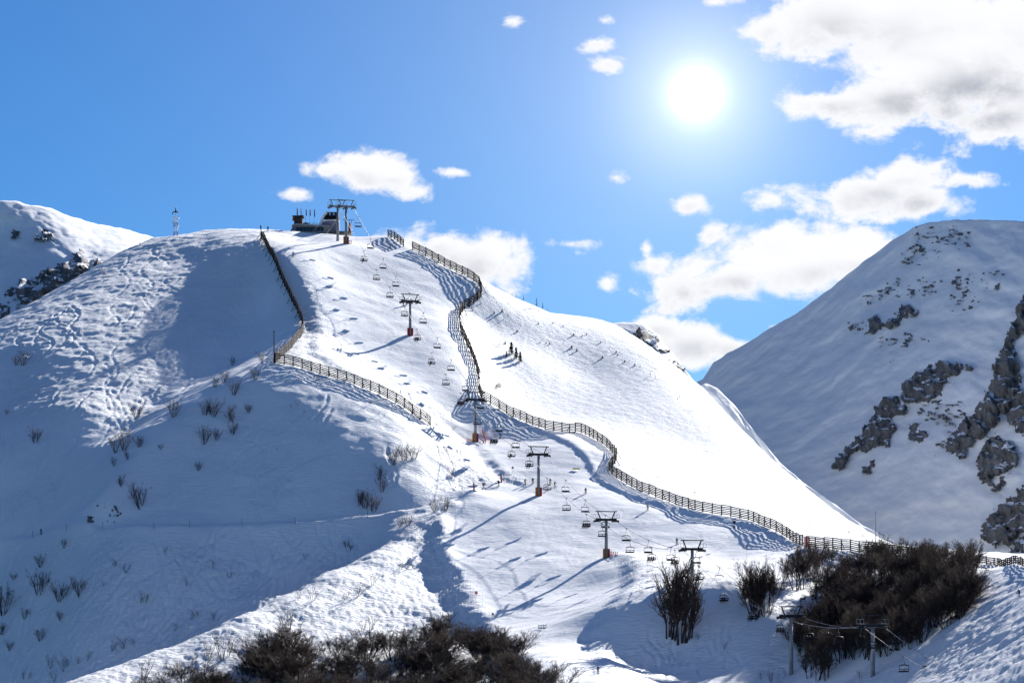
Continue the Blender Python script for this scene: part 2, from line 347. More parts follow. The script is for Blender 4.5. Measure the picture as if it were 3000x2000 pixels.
X0,X1,Y0,Y1,ST,RS=-330.,330.,430.,1110.,2.0,0.4
def terrain_raster():
    xy,w,pts=fit(C)
    gx=np.arange(X0-6,X1+7,ST); gy=np.arange(Y0-6,Y1+7,ST)
    XX,YY=np.meshgrid(gx,gy); G=evalz(xy,w,XX,YY)
    def bs(n_out,n_in):
        M=np.zeros((n_out,n_in)); u=np.arange(n_out)*RS/ST+3; i=u.astype(int); t=u-i
        for k,wt in enumerate([(1-t)**3/6,(3*t**3-6*t**2+4)/6,(-3*t**3+3*t**2+3*t+1)/6,t**3/6]): M[np.arange(n_out),i-1+k]=wt
        return M
    nx=int((X1-X0)/RS)+1; ny=int((Y1-Y0)/RS)+1
    return bs(ny,G.shape[0])@G@bs(nx,G.shape[1]).T
ZR=terrain_raster(); NY,NX=ZR.shape
RX,RY=np.meshgrid(X0+np.arange(NX)*RS,Y0+np.arange(NY)*RS)
# keep the crest at the height of the real skyline
sk=np.array(SKY,float); PXR=RX/RY*F+CX
top=np.interp(PXR,sk[:,0],sk[:,1]); lim=(HY-top)/F*RY
edge=RY>780
over=np.where(edge,ZR-lim,-1.0); ZR=np.where(over>0,lim-0.02*over,ZR)
def bil(x,y,A=None):
    A=ZR if A is None else A
    u=np.clip((np.asarray(x,float)-X0)/RS,0,NX-1.001); v=np.clip((np.asarray(y,float)-Y0)/RS,0,NY-1.001)
    i=u.astype(int); j=v.astype(int); fu=u-i; fv=v-j
    return (A[j,i]*(1-fu)+A[j,i+1]*fu)*(1-fv)+(A[j+1,i]*(1-fu)+A[j+1,i+1]*fu)*fv
DS=np.arange(440,1085,.35)
def hitd(px,py):
    x=(px-CX)/F*DS; z=(HY-py)/F*DS; g=bil(x,DS); i=np.nonzero(g>z)[0]
    if len(i)==0:
        return float(DS[np.argmax(g-z)])
    return float(DS[i[0]])
def hit(px,py):
    d=hitd(px,py); x=(px-CX)/F*d
    return np.array([x,d,float(bil(x,d))])
def fft_noise(shape,st,wx,wy,seed,slope=2.6):
    "band noise with wavelengths wx, wy in metres, standard deviation 1"
    r=np.random.default_rng(seed); n=np.fft.rfft2(r.standard_normal(shape).astype(np.float32))
    ky=np.fft.fftfreq(shape[0],st)[:,None]; kx=np.fft.rfftfreq(shape[1],st)[None]
    q=np.sqrt((kx*wx)**2+(ky*wy)**2); n*=q**1.5/(1+q**(1.5+slope))
    o=np.fft.irfft2(n,s=shape); return (o/o.std()).astype(np.float32)
def inpoly(px,py,poly):
    r=np.zeros(px.shape,bool); n=len(poly)
    for k in range(n):
        (x1,y1),(x2,y2)=poly[k],poly[(k+1)%n]
        if y1==y2: continue
        r^=((py<y1)!=(py<y2))&(px<(x2-x1)*(py-y1)/(y2-y1)+x1)
    return r
def blur(A,sig):
    ky=np.fft.fftfreq(A.shape[0])[:,None]; kx=np.fft.rfftfreq(A.shape[1])[None]
    return np.fft.irfft2(np.fft.rfft2(A)*np.exp(-2*(math.pi*sig)**2*(kx*kx+ky*ky)),s=A.shape)
HX,HYR,HZ=RX[::2,::2],RY[::2,::2],ZR[::2,::2]
hpx=HX/HYR*F+CX; hpy=HY-HZ/HYR*F
def up2(A): return np.repeat(np.repeat(A,2,0),2,1)[:NY,:NX]
def region(poly,soft=2.0,dmin=0,dmax=2000):
    return np.clip(up2(blur((inpoly(hpx,hpy,poly)&(HYR>dmin)&(HYR<dmax)).astype(float),soft/.8)),0,1)
PISTE=[(790,720),(870,800),(920,880),(945,960),(935,1020),(960,1060),(1100,1110),(1200,1150),(1300,1210),(1380,1265),(1440,1330),(1480,1385),(1540,1412),(1400,1432),(1310,1500),(1298,1580),(1335,1660),(1400,1760),(1450,1830),(1530,1900),(1620,2010),(1790,2010),(1705,1900),(1712,1840),(1760,1780),(1810,1720),(1812,1680),(1790,1640),(2000,1640),(2150,1660),(2300,1604),(2250,1575),(2100,1530),(1950,1490),(1850,1450),(1770,1400),(1740,1350),(1700,1300),(1600,1280),(1500,1250),(1420,1200),(1390,1150),(1350,1050),(1320,980),(1330,920),(1380,870),(1300,810),(1200,760),(1130,690),(1000,680),(850,680)]
mP=region(PISTE,1.2)
RIDGE=[(1390,1435),(1200,1530),(960,1650),(700,1790),(150,2010),(900,2100),(1600,2010),(1450,1840),(1330,1660),(1295,1580),(1305,1500)]
mM=region(RIDGE,3,0,760)
mM=np.maximum(mM,region([(1265,1240),(1350,1290),(1440,1360),(1545,1412),(1390,1432),(1250,1440),(1290,1360)],2))
mM=np.maximum(mM,.9*region([(2430,2010),(2580,1950),(2700,1890),(2800,1840),(2860,1640),(2930,1670),(2960,1760),(3010,1800),(3200,2010)],2,0,700))
mM=np.maximum(mM,.75*region([(1820,1640),(2100,1672),(2330,1604),(2200,1720),(2000,1720),(1850,1750)],2))
mBowl=region([(450,690),(0,930),(0,1250),(200,1250),(420,1260),(560,1080),(800,780),(760,690)],5,780)
mBank=region([(900,800),(945,900),(960,1000),(940,1040),(1100,1100),(1300,1200),(1258,1250),(1000,1110),(800,1060),(880,960),(850,860),(790,740)],2)
mFlank=region([(1410,830),(1600,925),(1800,955),(2060,1140),(2300,1400),(2560,1580),(2350,1590),(2100,1500),(1850,1420),(1800,1330),(1600,1250),(1430,1150)],6,740)
mLow=region([(0,1570),(600,1550),(1100,1515),(1330,1470),(960,1650),(600,1845),(200,2000),(-100,2000)],4,620)
det=np.zeros((NY,NX),np.float32)
a=fft_noise((NY,NX),RS,2.6,2.0,1); b=fft_noise((NY,NX),RS,6.5,3.6,2); c=fft_noise((NY,NX),RS,1.3,.9,3); e=fft_noise((NY,NX),RS,16,9,4); g=fft_noise((NY,NX),RS,4.5,1.6,5)
s1=fft_noise((NY,NX),RS,7.5,1.7,6,1.3); s2=fft_noise((NY,NX),RS,3.4,1.0,7,1.2); s3=fft_noise((NY,NX),RS,24,16,8)
patch=np.clip(.5+.55*s3,0,1.2)
base=.014*s2+.03*b+.10*e*(1-.85*mFlank)
det+=(base*(1-mP)).astype(np.float32)
det+=(mP*(.012*s2*patch+.016*s1*patch+.05*e)).astype(np.float32)
det+=(mM*(.045*s1+.055*s2+.035*b)).astype(np.float32)
det+=(mBowl*(.016*s1*patch+.026*s2+.04*b)).astype(np.float32)
det+=(mBank*(.05*s2+.03*s1+.05*b)).astype(np.float32)
det+=(mFlank*(.045*np.maximum(s1,.3)*patch+.0*e)).astype(np.float32)
det+=(mLow*(.03*s2+.012*s1)).astype(np.float32)
# banks and cut edges along the groomed run
def polyline(pts,step=1.0):
    w=np.array([hit(*p) for p in pts]); out=[w[0]]
    for k in range(len(w)-1):
        n=max(1,int(np.linalg.norm((w[k+1]-w[k])[:2])/step)); out+=[w[k]+(w[k+1]-w[k])*i/n for i in range(1,n+1)]
    return np.array(out)
def signed(pts):
    w=polyline(pts,4.0)[:,:2]; best=np.full(HX.shape,1e9); sg=np.ones(HX.shape); en=np.zeros(HX.shape)
    for k in range(len(w)-1):
        p0,p1=w[k],w[k+1]; t=p1-p0; L=t@t
        if L<1e-9: continue
        u0=((HX-p0[0])*t[0]+(HYR-p0[1])*t[1])/L; u=np.clip(u0,0,1); ov=(np.maximum(-u0,0)*(k==0)+np.maximum(u0-1,0)*(k==len(w)-2))*math.sqrt(L); dx=HX-p0[0]-u*t[0]; dy=HYR-p0[1]-u*t[1]; d=np.hypot(dx,dy)
        m=d<best; best=np.where(m,d,best); en=np.where(m,ov,en); sg=np.where(m,np.sign(t[0]*(HYR-p0[1])-t[1]*(HX-p0[0])),sg)
    return best,sg,en     # sign +1: left of the walking direction (plan)
def step_side(pts,side,h,w1,w2):
    d,s,en=signed(pts); s=s*side; t=np.clip(d/w1,0,1); r=np.where(s>0,h*t*t*(3-2*t)*np.exp(-np.maximum(d-w1,0)/w2)*np.exp(-(en/7.0)**2),0)
    return up2(blur(r,.6)).astype(np.float32)
RBANK=[(1430,1195),(1500,1235),(1600,1278),(1660,1305),(1705,1345),(1735,1400),(1765,1425),(1850,1460),(1950,1493),(2050,1518),(2150,1535),(2250,1568),(2330,1602)]
LEDGE=[(1400,1434),(1340,1465),(1308,1510),(1298,1580),(1335,1660),(1400,1760),(1450,1830),(1530,1900),(1600,1970)]
HEDGE=[(1795,1645),(1815,1690),(1800,1740),(1755,1785),(1712,1840),(1705,1900),(1730,1960)]
UEDGE=[(805,735),(880,805),(925,890),(945,970),(935,1030),(1000,1075),(1100,1112),(1200,1152),(1300,1213),(1390,1277),(1450,1342),(1500,1395)]
det+=step_side(RBANK,1,.75,1.6,8)
det+=step_side(LEDGE[:5],-1,-1.0,5.0,12)
det+=step_side(LEDGE[3:],-1,-3.0,8.5,28)
det+=step_side(HEDGE,1,1.0,5,10)
det+=step_side([(-150,1568)]+[p[:2] for p in PATH[1:-1]],-1,1.7,2.6,5)
det+=step_side(UEDGE,-1,-.9,4.5,6)
# ski tracks: swinging lines down the fall line, pressed into the snow
gyR,gxR=np.gradient(ZR,RS)
def tracks(poly,n,seed,lam,amp,length,dmin=0,dmax=2000):
    r=np.random.default_rng(seed); xs=[p[0] for p in poly]; ys=[p[1] for p in poly]; out=[]; k=0
    while k<n:
        px,py=r.uniform(min(xs),max(xs)),r.uniform(min(ys),max(ys))
        if not inpoly(np.array([px]),np.array([py]),poly)[0]: continue
        k+=1; p=hit(px,py)[:2]
        if not dmin<p[1]<dmax: continue
        l=r.uniform(*lam); am=r.uniform(*amp); ph=r.uniform(0,6.28); bias=r.normal(0,.45); s=0; L=r.uniform(*length); pts=[]
        while s<L:
            gx_,gy_=bil(*p,gxR),bil(*p,gyR); a0=math.atan2(-gy_,-gx_)+bias+am*math.sin(2*math.pi*s/l+ph)
            p=p+np.array([math.cos(a0),math.sin(a0)])*.2; s+=.2; pts.append(p)
        out.append(np.array(pts))
    return out
TR=np.zeros((NY,NX),np.float32)
def stamp(ts,w):
    for t in ts:
        i=((t[:,0]-X0)/RS).round().astype(int); j=((t[:,1]-Y0)/RS).round().astype(int)
        ok=(i>2)&(i<NX-3)&(j>2)&(j<NY-3); TR[j[ok],i[ok]]=np.maximum(TR[j[ok],i[ok]],w)
stamp(tracks([(300,760),(470,700),(760,690),(800,760),(560,1100),(360,1240),(200,1180),(120,1000)],50,11,(30,60),(.35,.8),(14,60),780),1.25)
stamp(tracks([(0,960),(200,850),(300,1100),(260,1350),(0,1500)],26,12,(20,40),(.3,.9),(15,40),740),2.2)
stamp(tracks([(250,1580),(900,1550),(1150,1530),(900,1640),(600,1780),(300,1800)],90,13,(34,80),(.35,.85),(14,50),640),3.0)
stamp(tracks([(0,1600),(300,1600),(400,1850),(200,1950),(0,1950)],18,14,(25,50),(.5,1.3),(15,40),640),3.0)
stamp(tracks([(1250,1560),(1100,1620),(900,1720),(760,1800),(1000,1850),(1250,1780)],70,15,(10,24),(.4,1.2),(5,22),600),.55)
stamp(tracks([(850,750),(1300,850),(1330,1000),(1200,1120),(960,1040)],40,16,(20,40),(.3,.7),(10,35),800),.16)
stamp(tracks([(1350,1480),(1700,1420),(1950,1520),(1700,1750),(1450,1750)],50,17,(20,40),(.3,.8),(12,40)),.16)
stamp(tracks([(2700,1900),(2850,1760),(2960,1850),(2950,1980)],40,18,(10,24),(.4,1.2),(5,18),480,640),.55)
stamp(tracks([(1850,1800),(2250,1760),(2280,1960),(1850,1960)],24,19,(10,30),(.3,.9),(8,20),590,680),1.8)
stamp(tracks([(850,1100),(1200,1250),(1150,1420),(700,1420),(560,1250)],22,20,(10,30),(.2,.8),(8,25),700,830),1.5)
g1=blur(TR,.75); g2=blur(TR,1.6)
det+=(-.50*g1+.52*g2).astype(np.float32)
ZR=ZR+det
mFace=region([(800,1070),(1000,1115),(1180,1195),(1258,1250),(1290,1360),(1200,1480),(600,1530),(300,1540),(0,1555),(0,1250),(300,1330),(500,1230)],5,700)
mHill=region([(1760,1790),(1900,1740),(2150,1690),(2330,1700),(2330,2000),(1800,2000),(1710,1880)],4,560,690)
ROUGH=np.clip(1.15*mM+1.0*mBowl+1.0*mBank+.35*mFlank+.9*mLow+.55*mFace+.6*mHill-.2*mP,0,1.2)
def terrain_mesh():
    cols=np.arange(-260,3262,4.0); rows=np.concatenate([np.arange(436,540,1.2),np.arange(540,975,.66),np.arange(975,1095,2.5)])
    a=(cols-CX)/F; X=rows[:,None]*a[None]; Y=np.repeat(rows[:,None],len(cols),1); Z=bil(X,Y)
    Z[0,:]-=60
    me=grid_mesh('snow_slope',np.stack([X,Y,Z],-1)); at=me.attributes.new('rough','FLOAT','POINT'); at.data.foreach_set('value',bil(X,Y,ROUGH).ravel().astype(np.float32)); return me
slope=obj('snow_slope',terrain_mesh(),SNOW); tag(slope,'snow covered ski hill with groomed run, ridges and shaded bowls','hill',kind='structure')
print('terrain',round(time.time()-T0,1))
# unseen valley floor below and around, coloured dark to cut bounced light
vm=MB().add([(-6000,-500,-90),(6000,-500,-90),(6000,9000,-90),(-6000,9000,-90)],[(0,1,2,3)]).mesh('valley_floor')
tag(obj('valley_floor',vm,mat('valley_low_bounce',(.035,.045,.035),.95,.4,.02)),'unseen valley floor far below the hill, made dark to cut bounced light','ground',kind='structure')
# ------------------------------------------------------------------ far mountains
SURF={}
def far_sheet(name,label,top,ctrl,bottom,x0,x1,step=5.0,amp=(4.0,1.2),back=260,drop=140,seed=1):
    t=np.array(top,float); c_=np.array(ctrl,float)
    q=np.array([[x/1000,y/1000] for x,y,_ in ctrl]); iv=1.0/c_[:,2]*1000
    n=len(q); D=np.linalg.norm(q[:,None]-q[None],axis=2); A=np.zeros((n+3,n+3)); A[:n,:n]=np.where(D>0,D*D*np.log(D+1e-12),0)+np.eye(n)*1e-4
    A[:n,n]=1; A[:n,n+1:]=q; A[n,:n]=1; A[n+1:,:n]=q.T; w=np.linalg.solve(A,np.r_[iv,0,0,0])
    def depth(px,py):
        px=np.asarray(px,float)/1000; py=np.asarray(py,float)/1000; s=w[n]+w[n+1]*px+w[n+2]*py
        for k in range(n):
            d2=(px-q[k,0])**2+(py-q[k,1])**2; s=s+w[k]*.5*d2*np.log(d2+1e-12)
        return 1000.0/s
    cols=np.arange(x0,x1+step,step); rows=int((bottom-t[:,1].min())/step)
    ty=np.interp(cols,t[:,0],t[:,1])+fft_noise((2,len(cols)),step,60,60,seed+5)[0]*.8; f=np.linspace(0,1,rows)
    PY=ty[None]+(bottom-ty[None])*f[:,None]; PX=np.repeat(cols[None],rows,0); Dp=depth(PX,PY)
    nz=amp[0]*fft_noise((rows,len(cols)),step,260,160,seed,2.2)+amp[1]*fft_noise((rows,len(cols)),step,70,22,seed+1,1.8)
    fade=np.clip((PY-ty[None])/25,0,1); Dd=Dp+nz*fade
    Pn=np.stack([(PX-CX)/F*Dd,Dd,(HY-PY)/F*Dd],-1)
    # the far side of the crest falls away behind
    k=np.linspace(1,0,14)[:-1][:,None]; r0=Pn[0][None]
    dirn=r0*np.array([1,1,0]); dirn=dirn/np.linalg.norm(dirn,axis=2,keepdims=True)
    skirt=r0+dirn*(k*back)[...,None]; skirt[...,2]=r0[...,2]+(k*back)*0.04-drop*k**1.6
    o=obj(name,grid_mesh(name,np.concatenate([skirt,Pn],0)),FARSNOW)
    tag(o,label,'mountain',kind='structure')
    SURF[name]=depth
    return o
E0=(2720,652,1500)
epl=lambda x,y,p=1.1,q=.78:(x,y,pl(E0,p,q,x,y))
far_sheet('snow_mountain','large shaded snow mountain with dark crags on the right',
 [(1900,1230),(2000,1145),(2060,1108),(2090,1062),(2140,1030),(2180,1010),(2250,965),(2330,920),(2420,855),(2500,790),(2560,745),(2620,700),(2680,665),(2720,652),(2780,645),(2850,643),(2920,645),(3000,648),(3300,652)],
 [epl(2060,1110),epl(2330,920),epl(2500,790),(2720,652,1496),(2850,643,1468),(3000,648,1438),(3300,652,1395),epl(2700,760),epl(3000,800),epl(2200,1300),epl(2500,1200),epl(2500,1500),epl(2800,1100),epl(2800,1500),epl(3000,1300),epl(3300,1100),epl(3300,1700),epl(2600,1700),epl(2000,1600)],1760,1900,3300,5.0,(1.3,.06),seed=31)
far_sheet('rocky_peak','distant snow capped peak with a dark rock face, between the two slopes',
 [(1650,1010),(1720,960),(1780,946),(1850,944),(1885,948),(1905,962),(1930,985),(1960,1022),(2000,1075),(2040,1125),(2100,1180),(2200,1260)],
 [(1780,946,1230),(1900,958,1235),(2040,1125,1215),(1800,1050,1205),(1900,1100,1195),(2000,1200,1180),(2200,1260,1190)],1300,1650,2200,5.0,(1.2,.1),180,110,41)
RSK=[(2070,1124,1010),(2150,1185,1004),(2200,1250,998),(2280,1350,990),(2350,1410,984),(2450,1480,978),(2530,1540,972),(2650,1600,968),(2750,1630,965),(3000,1690,960)]
RDG=list(RSK)
for x,y,d in RSK[:-1]:
    q=(x-9,y+5,pl((x,y,d),-.35,.5,x-9,y+5)); RDG+=[q]+[(x-k,y+.62*k,pl(q,.85,.75,x-k,y+.62*k)) for k in (40,90,160)]
far_sheet('snow_ridge','narrow snow ridge dropping behind the white flank',
 [(1980,1190),(2040,1132),(2070,1124),(2100,1135),(2150,1185),(2200,1250),(2280,1350),(2350,1410),(2450,1480),(2530,1540),(2650,1600),(2750,1630),(2850,1660),(3000,1690)],
 RDG,1760,1980,3000,5.0,(.8,.12),120,90,51)
l0=(200,632,1412)
far_sheet('snow_shoulder','far snowy shoulder with a rock band on the left edge of the picture',
 [(-300,610),(-100,590),(0,588),(40,588),(90,600),(150,610),(200,632),(280,655),(350,668),(400,680),(450,695),(520,715),(600,750),(700,800)],
 [(0,588,1405),(150,610,1411),(280,655,1414),(450,695,1416),(600,750,1420)]+[(x,y,pl(l0,-.08,.42,x,y)) for x,y in [(100,660),(220,700),(350,720),(420,740)]]+[(x,y,pl((150,700,pl(l0,-.08,.42,150,700)),.42,.62,x,y)) for x,y in [(0,720),(0,850),(0,1000),(120,800),(250,860),(300,950),(450,900),(-300,900)]],1120,-300,700,5.0,(1.2,.35),220,130,61)
# ------------------------------------------------------------------ rock outcrops, each its own mesh set into the slope
def sdist(px,py,poly):
    best=np.full(px.shape,1e9); n=len(poly)
    for k in range(n):
        (x1,y1),(x2,y2)=poly[k],poly[(k+1)%n]; tx,ty=x2-x1,y2-y1; L=tx*tx+ty*ty+1e-9
        u=np.clip(((px-x1)*tx+(py-y1)*ty)/L,0,1); best=np.minimum(best,np.hypot(px-x1-u*tx,py-y1-u*ty))
    return np.where(inpoly(px,py,poly),best,-best)
def outcrop(poly,label,sheet=None,o=(0,0,1.0),step=3.0,amp=7.0,frag=.30,group='rock outcrops',seed=0,stuff=False,material=None):
    poly=[(o[0]+x/o[2],o[1]+y/o[2]) for x,y in poly]
    xs=[p[0] for p in poly]; ys=[p[1] for p in poly]
    gx=np.arange(min(xs)-10,max(xs)+10,step); gy=np.arange(min(ys)-10,max(ys)+10,step); PX,PY=np.meshgrid(gx,gy)
    size=min(max(xs)-min(xs),max(ys)-min(ys)); L=max(8,size*.22)
    sh=(max(8,PX.shape[0]),max(8,PX.shape[1])); cut=lambda A:A[:PX.shape[0],:PX.shape[1]]
    n1=cut(fft_noise(sh,step,50,44,seed+100,2.6)); n2=cut(fft_noise(sh,step,40,13,seed+200,2.0)); n4=cut(fft_noise(sh,step,64,52,seed+400,3.0)); n5=cut(fft_noise(sh,step,16,30,seed+500,2.2))
    sdv=sdist(PX,PY,poly)
    if stuff: f=np.clip(sdv/22,-2,0)+.62*n2+.30*n1-.42
    else: f=np.clip(sdv/9,-3,1.6)+frag*(1.4*n1+.9*n2+.7*n5)
    rise=np.clip((f+.3)/.6,0,1); rise=rise*rise*(3-2*rise)
    h=amp*np.clip(f+.1,0,1.0)*np.clip(.45+.26*n4+.03*n5,.03,2)
    if sheet: D=SURF[sheet](PX,PY)
    else:
        D=np.array([[hitd(x,y) for x in gx[::3]] for y in gy[::3]]); 
        D=np.repeat(np.repeat(D,3,0),3,1)[:PX.shape[0],:PX.shape[1]]; D=blur(np.pad(D,12,'edge'),4)[12:-12,12:-12]
    Pn=np.stack([(PX-CX)/F*D,D,(HY-PY)/F*D],-1)
    out=np.array([-.22,-.95,.16]); out/=np.linalg.norm(out)
    sink=max(.2*amp,2.6) if sheet else .3
    hh=-sink+(sink+(.9 if sheet else .12))*rise+h
    Pn=Pn+hh[...,None]*out
    keepv=f>-.45; keep=keepv[:-1,:-1]&keepv[1:,:-1]&keepv[1:,1:]&keepv[:-1,1:]
    if not keep.any(): return None
    ob=obj('rock_outcrop' if not stuff else 'scattered_stones',grid_mesh('rock_outcrop',Pn,keep),material or (FARROCK if sheet else ROCK))
    return tag(ob,label,'rock' if not stuff else 'stones',group,'stuff' if stuff else None)
z4=(2000,600,2.351); z1=(2250,1150,3.136); zl=(0,500,3.136)
M='snow_mountain'
outcrop([(1255,895),(1275,800),(1330,765),(1400,800),(1450,770),(1500,720),(1560,690),(1615,700),(1610,760),(1540,790),(1470,835),(1400,860),(1330,905)],'upper grey crag high on the shaded mountain, a lone slanting block',M,z4,amp=6,seed=1)
outcrop([(1500,1290),(1530,1220),(1600,1170),(1690,1120),(1770,1085),(1850,1100),(1990,1110),(1990,1140),(1890,1170),(1830,1200),(1860,1240),(1780,1260),(1790,1310),(1700,1350),(1600,1370),(1520,1360)],'broad crag at the head of the long slanting rock rib on the mountain',M,z4,amp=8,seed=2,frag=.28)
outcrop([(590,690),(610,620),(700,520),(740,490),(790,440),(870,350),(930,290),(970,200),(1010,110),(1070,45),(1130,40),(1190,20),(1210,80),(1290,130),(1300,175),(1230,190),(1150,230),(1180,340),(1130,400),(1120,500),(1080,510),(1040,470),(980,520),(910,550),(820,540),(760,560),(730,690),(650,715)],'long slanting rock rib running down to the left on the shaded mountain',M,z1,amp=9,seed=3,frag=.26)
outcrop([(1300,420),(1310,300),(1370,290),(1440,360),(1480,400),(1440,430),(1410,470),(1350,440)],'small crag between the slanting rib and the tall spire',M,z1,amp=4,seed=4)
outcrop([(1640,540),(1630,420),(1720,340),(1830,230),(1850,330),(1850,400),(1910,450),(1870,500),(1830,510),(1815,600),(1760,630),(1715,580)],'brown rock tongue hanging left below the tall spire',M,z1,amp=6,seed=5)
outcrop([(1850,400),(1860,270),(1880,180),(1950,80),(1985,20),(2040,-100),(2080,-230),(2110,-330),(2180,-420),(2200,-520),(2230,-620),(2260,-640),(2290,-760),(2340,-850),(2400,-830),(2500,-700),(2500,-560),(2380,-560),(2300,-520),(2260,-420),(2290,-280),(2330,-140),(2300,-60),(2320,20),(2250,100),(2200,180),(2180,240),(2130,170),(2120,260),(2050,340),(1990,410),(1930,440)],'tall dark rock spire on the right edge of the picture',M,z1,amp=13,seed=6,frag=.22)
outcrop([(2220,40),(2330,-20),(2450,60),(2450,420),(2330,390),(2280,330),(2200,250)],'broken rock wall below the tall spire at the right edge',M,z1,amp=6,seed=7)
outcrop([(1910,660),(1950,560),(2000,450),(2080,400),(2110,420),(2180,430),(2200,480),(2270,490),(2260,540),(2310,600),(2280,690),(2220,750),(2150,740),(2080,800),(2040,840),(1990,860),(1960,830),(1920,790),(1930,720)],'slab of tilted layered rock alone below the tall spire',M,z1,amp=8,seed=8,frag=.3)
outcrop([(2060,910),(2100,830),(2150,760),(2195,770),(2180,840),(2120,890)],'small rock just under the tilted layered slab',M,z1,amp=3,seed=9)
outcrop([(1955,1350),(1960,1230),(2000,1180),(2100,1070),(2200,1000),(2260,950),(2330,880),(2480,840),(2480,1200),(2300,1300),(2220,1390),(2130,1400),(2080,1410),(2020,1370)],'large crag at the right edge above the forest',M,z1,amp=9,seed=10,frag=.3)
outcrop([(2210,1500),(2230,1440),(2260,1380),(2350,1300),(2480,1240),(2480,1600),(2230,1560)],'lowest crag at the right edge, just above the far fence',M,z1,amp=7,seed=11)
outcrop([(865,745),(880,690),(930,650),(975,630),(990,670),(950,710),(900,745)],'small rock right of the foot of the slanting rib',M,z1,amp=3,seed=12)
outcrop([(1545,570),(1550,480),(1630,460),(1600,540)],'small rock left of the brown rock tongue',M,z1,amp=3,seed=13)
for k,(pl_,lb) in enumerate([([(1600,215),(1700,165),(1840,160),(1960,200),(1950,260),(1830,290),(1700,240)],'scatter of stones under the summit of the shaded mountain'),
 ([(1500,400),(1580,270),(1700,250),(1780,330),(1650,370),(1560,430)],'scatter of stones on the upper left side of the shaded mountain'),
 ([(1120,650),(1190,590),(1340,600),(1340,640),(1200,690)],'band of stones nearest the left skyline of the shaded mountain'),
 ([(1340,600),(1400,530),(1520,540),(1700,500),(1780,530),(1760,600),(1480,620)],'stones strewn across the middle of the shaded mountain'),
 ([(1860,560),(1920,480),(2030,450),(2200,480),(2190,560),(2050,600),(1980,720),(1840,740),(1900,660)],'loose field of small stones on the right of the shaded mountain'),
 ([(1140,850),(1250,800),(1250,850),(1180,870)],'few stones left of the lone upper crag'),
 ([(1370,945),(1480,905),(1600,905),(1680,920),(1560,960),(1420,960)],'few stones below the lone upper crag'),
 ([(1300,1080),(1440,1050),(1430,1100),(1340,1120)],'two stones in the smooth middle of the shaded mountain'),
 ([(1640,1440),(1680,1370),(1900,1360),(1900,1440),(1760,1490)],'stone patch between the rib and the spire'),
 ([(1850,1470),(1960,1430),(1990,1520),(1900,1600),(1820,1560)],'stone patch left of the foot of the spire')]):
    outcrop(pl_,lb,M,z4,step=2.5,amp=1.2,frag=.95,group='stone scatters',seed=70+k,stuff=True)
S_='snow_shoulder'
outcrop([(180,1250),(160,1170),(150,1090),(230,1010),(340,980),(380,920),(450,930),(560,890),(640,850),(680,770),(760,770),(830,810),(850,870),(820,940),(760,980),(690,990),(600,1040),(500,1110),(380,1170),(250,1240)],'long dark rock band on the far left shoulder',S_,zl,amp=7,seed=21,frag=.42)
outcrop([(-40,1390),(-40,1260),(70,1210),(105,1280),(80,1350),(30,1390)],'rock at the left picture edge, lowest on the far shoulder',S_,zl,amp=5,seed=22)
outcrop([(60,1130),(150,1080),(150,1130),(80,1160)],'small rock left of the long rock band on the far shoulder',S_,zl,amp=3,seed=23)
outcrop([(360,640),(370,560),(440,545),(465,600),(440,630),(390,640)],'rock high on the far shoulder, right of its neighbour',S_,zl,amp=3,seed=24,frag=.5)
outcrop([(90,610),(130,560),(185,555),(180,595),(110,610)],'rock high on the far shoulder, nearest the left edge',S_,zl,amp=3,seed=25,frag=.5)
outcrop([(860,890),(870,830),(930,820),(945,860),(890,895)],'rock at the right end of the long band on the far shoulder',S_,zl,amp=3,seed=26,frag=.5)
z3=(1250,600,3.136)
outcrop([(1880,1200),(1950,1160),(2060,1140),(2100,1180),(2150,1240),(2160,1290),(2230,1320),(2210,1380),(2130,1370),(2050,1330),(1980,1270)],'dark rock face of the distant peak',"rocky_peak",z3,amp=5,seed=27,frag=.3)
outcrop([(2205,1420),(2270,1430),(2340,1490),(2380,1560),(2290,1510)],'dark rocks low on the ridge of the distant peak',"rocky_peak",z3,amp=4,seed=28)
zb=(0,1400,2.613)
outcrop([(670,345),(680,300),(720,265),(730,310),(700,350)],'small bare rock above the left end of the snow path',None,zb,2.5,.9,.3,seed=31)
outcrop([(600,305),(670,220),(730,185),(820,205),(740,245),(660,265)],'grassy rock ledge above the left end of the snow path',None,zb,2.5,.8,.6,seed=32)
outcrop([(825,320),(825,270),(870,240),(920,290),(880,335)],'grassy rock right of the ledge above the snow path',None,zb,2.5,.8,.6,seed=33)
z8=(1850,1200,3.136)
outcrop([(470,780),(490,750),(570,770),(560,805),(510,805)],'dark rock in the white flank above the long fence',None,z8,2.5,.8,.5,seed=34)
outcrop([(1530,1100),(1540,1050),(1640,1060),(1610,1110),(1560,1120)],'dark rock in the shaded hollow right of the long fence',None,z8,2.5,.9,.5,seed=35)
outcrop([(1900,1180),(1910,1135),(1990,1140),(2040,1190),(1960,1200)],'dark rock beside the fence at the foot of the white flank',None,z8,2.5,.9,.45,seed=36)
outcrop([(2100,1170),(2150,1160),(2180,1200),(2130,1205)],'small dark rock at the very foot of the white flank',None,z8,2.5,.6,.4,seed=37)
outcrop([(850,120),(900,110),(980,170),(975,195),(900,150)],'thin dark rock strip on the skyline of the white flank',None,z8,2.5,.7,.4,seed=38)
outcrop([(2310,610),(2320,580),(2380,560),(2400,600),(2350,625)],'dark boulder just right of the bend in the long fence',None,(700,950,3.136),2.5,.9,.35,seed=39)
z6=(2250,1500,3.136)
outcrop([(230,840),(300,780),(420,690),(520,600),(500,720),(420,770),(300,850)],'dark stream bank of bare rock below the fence corner',None,z6,2.5,.9,.5,seed=40)
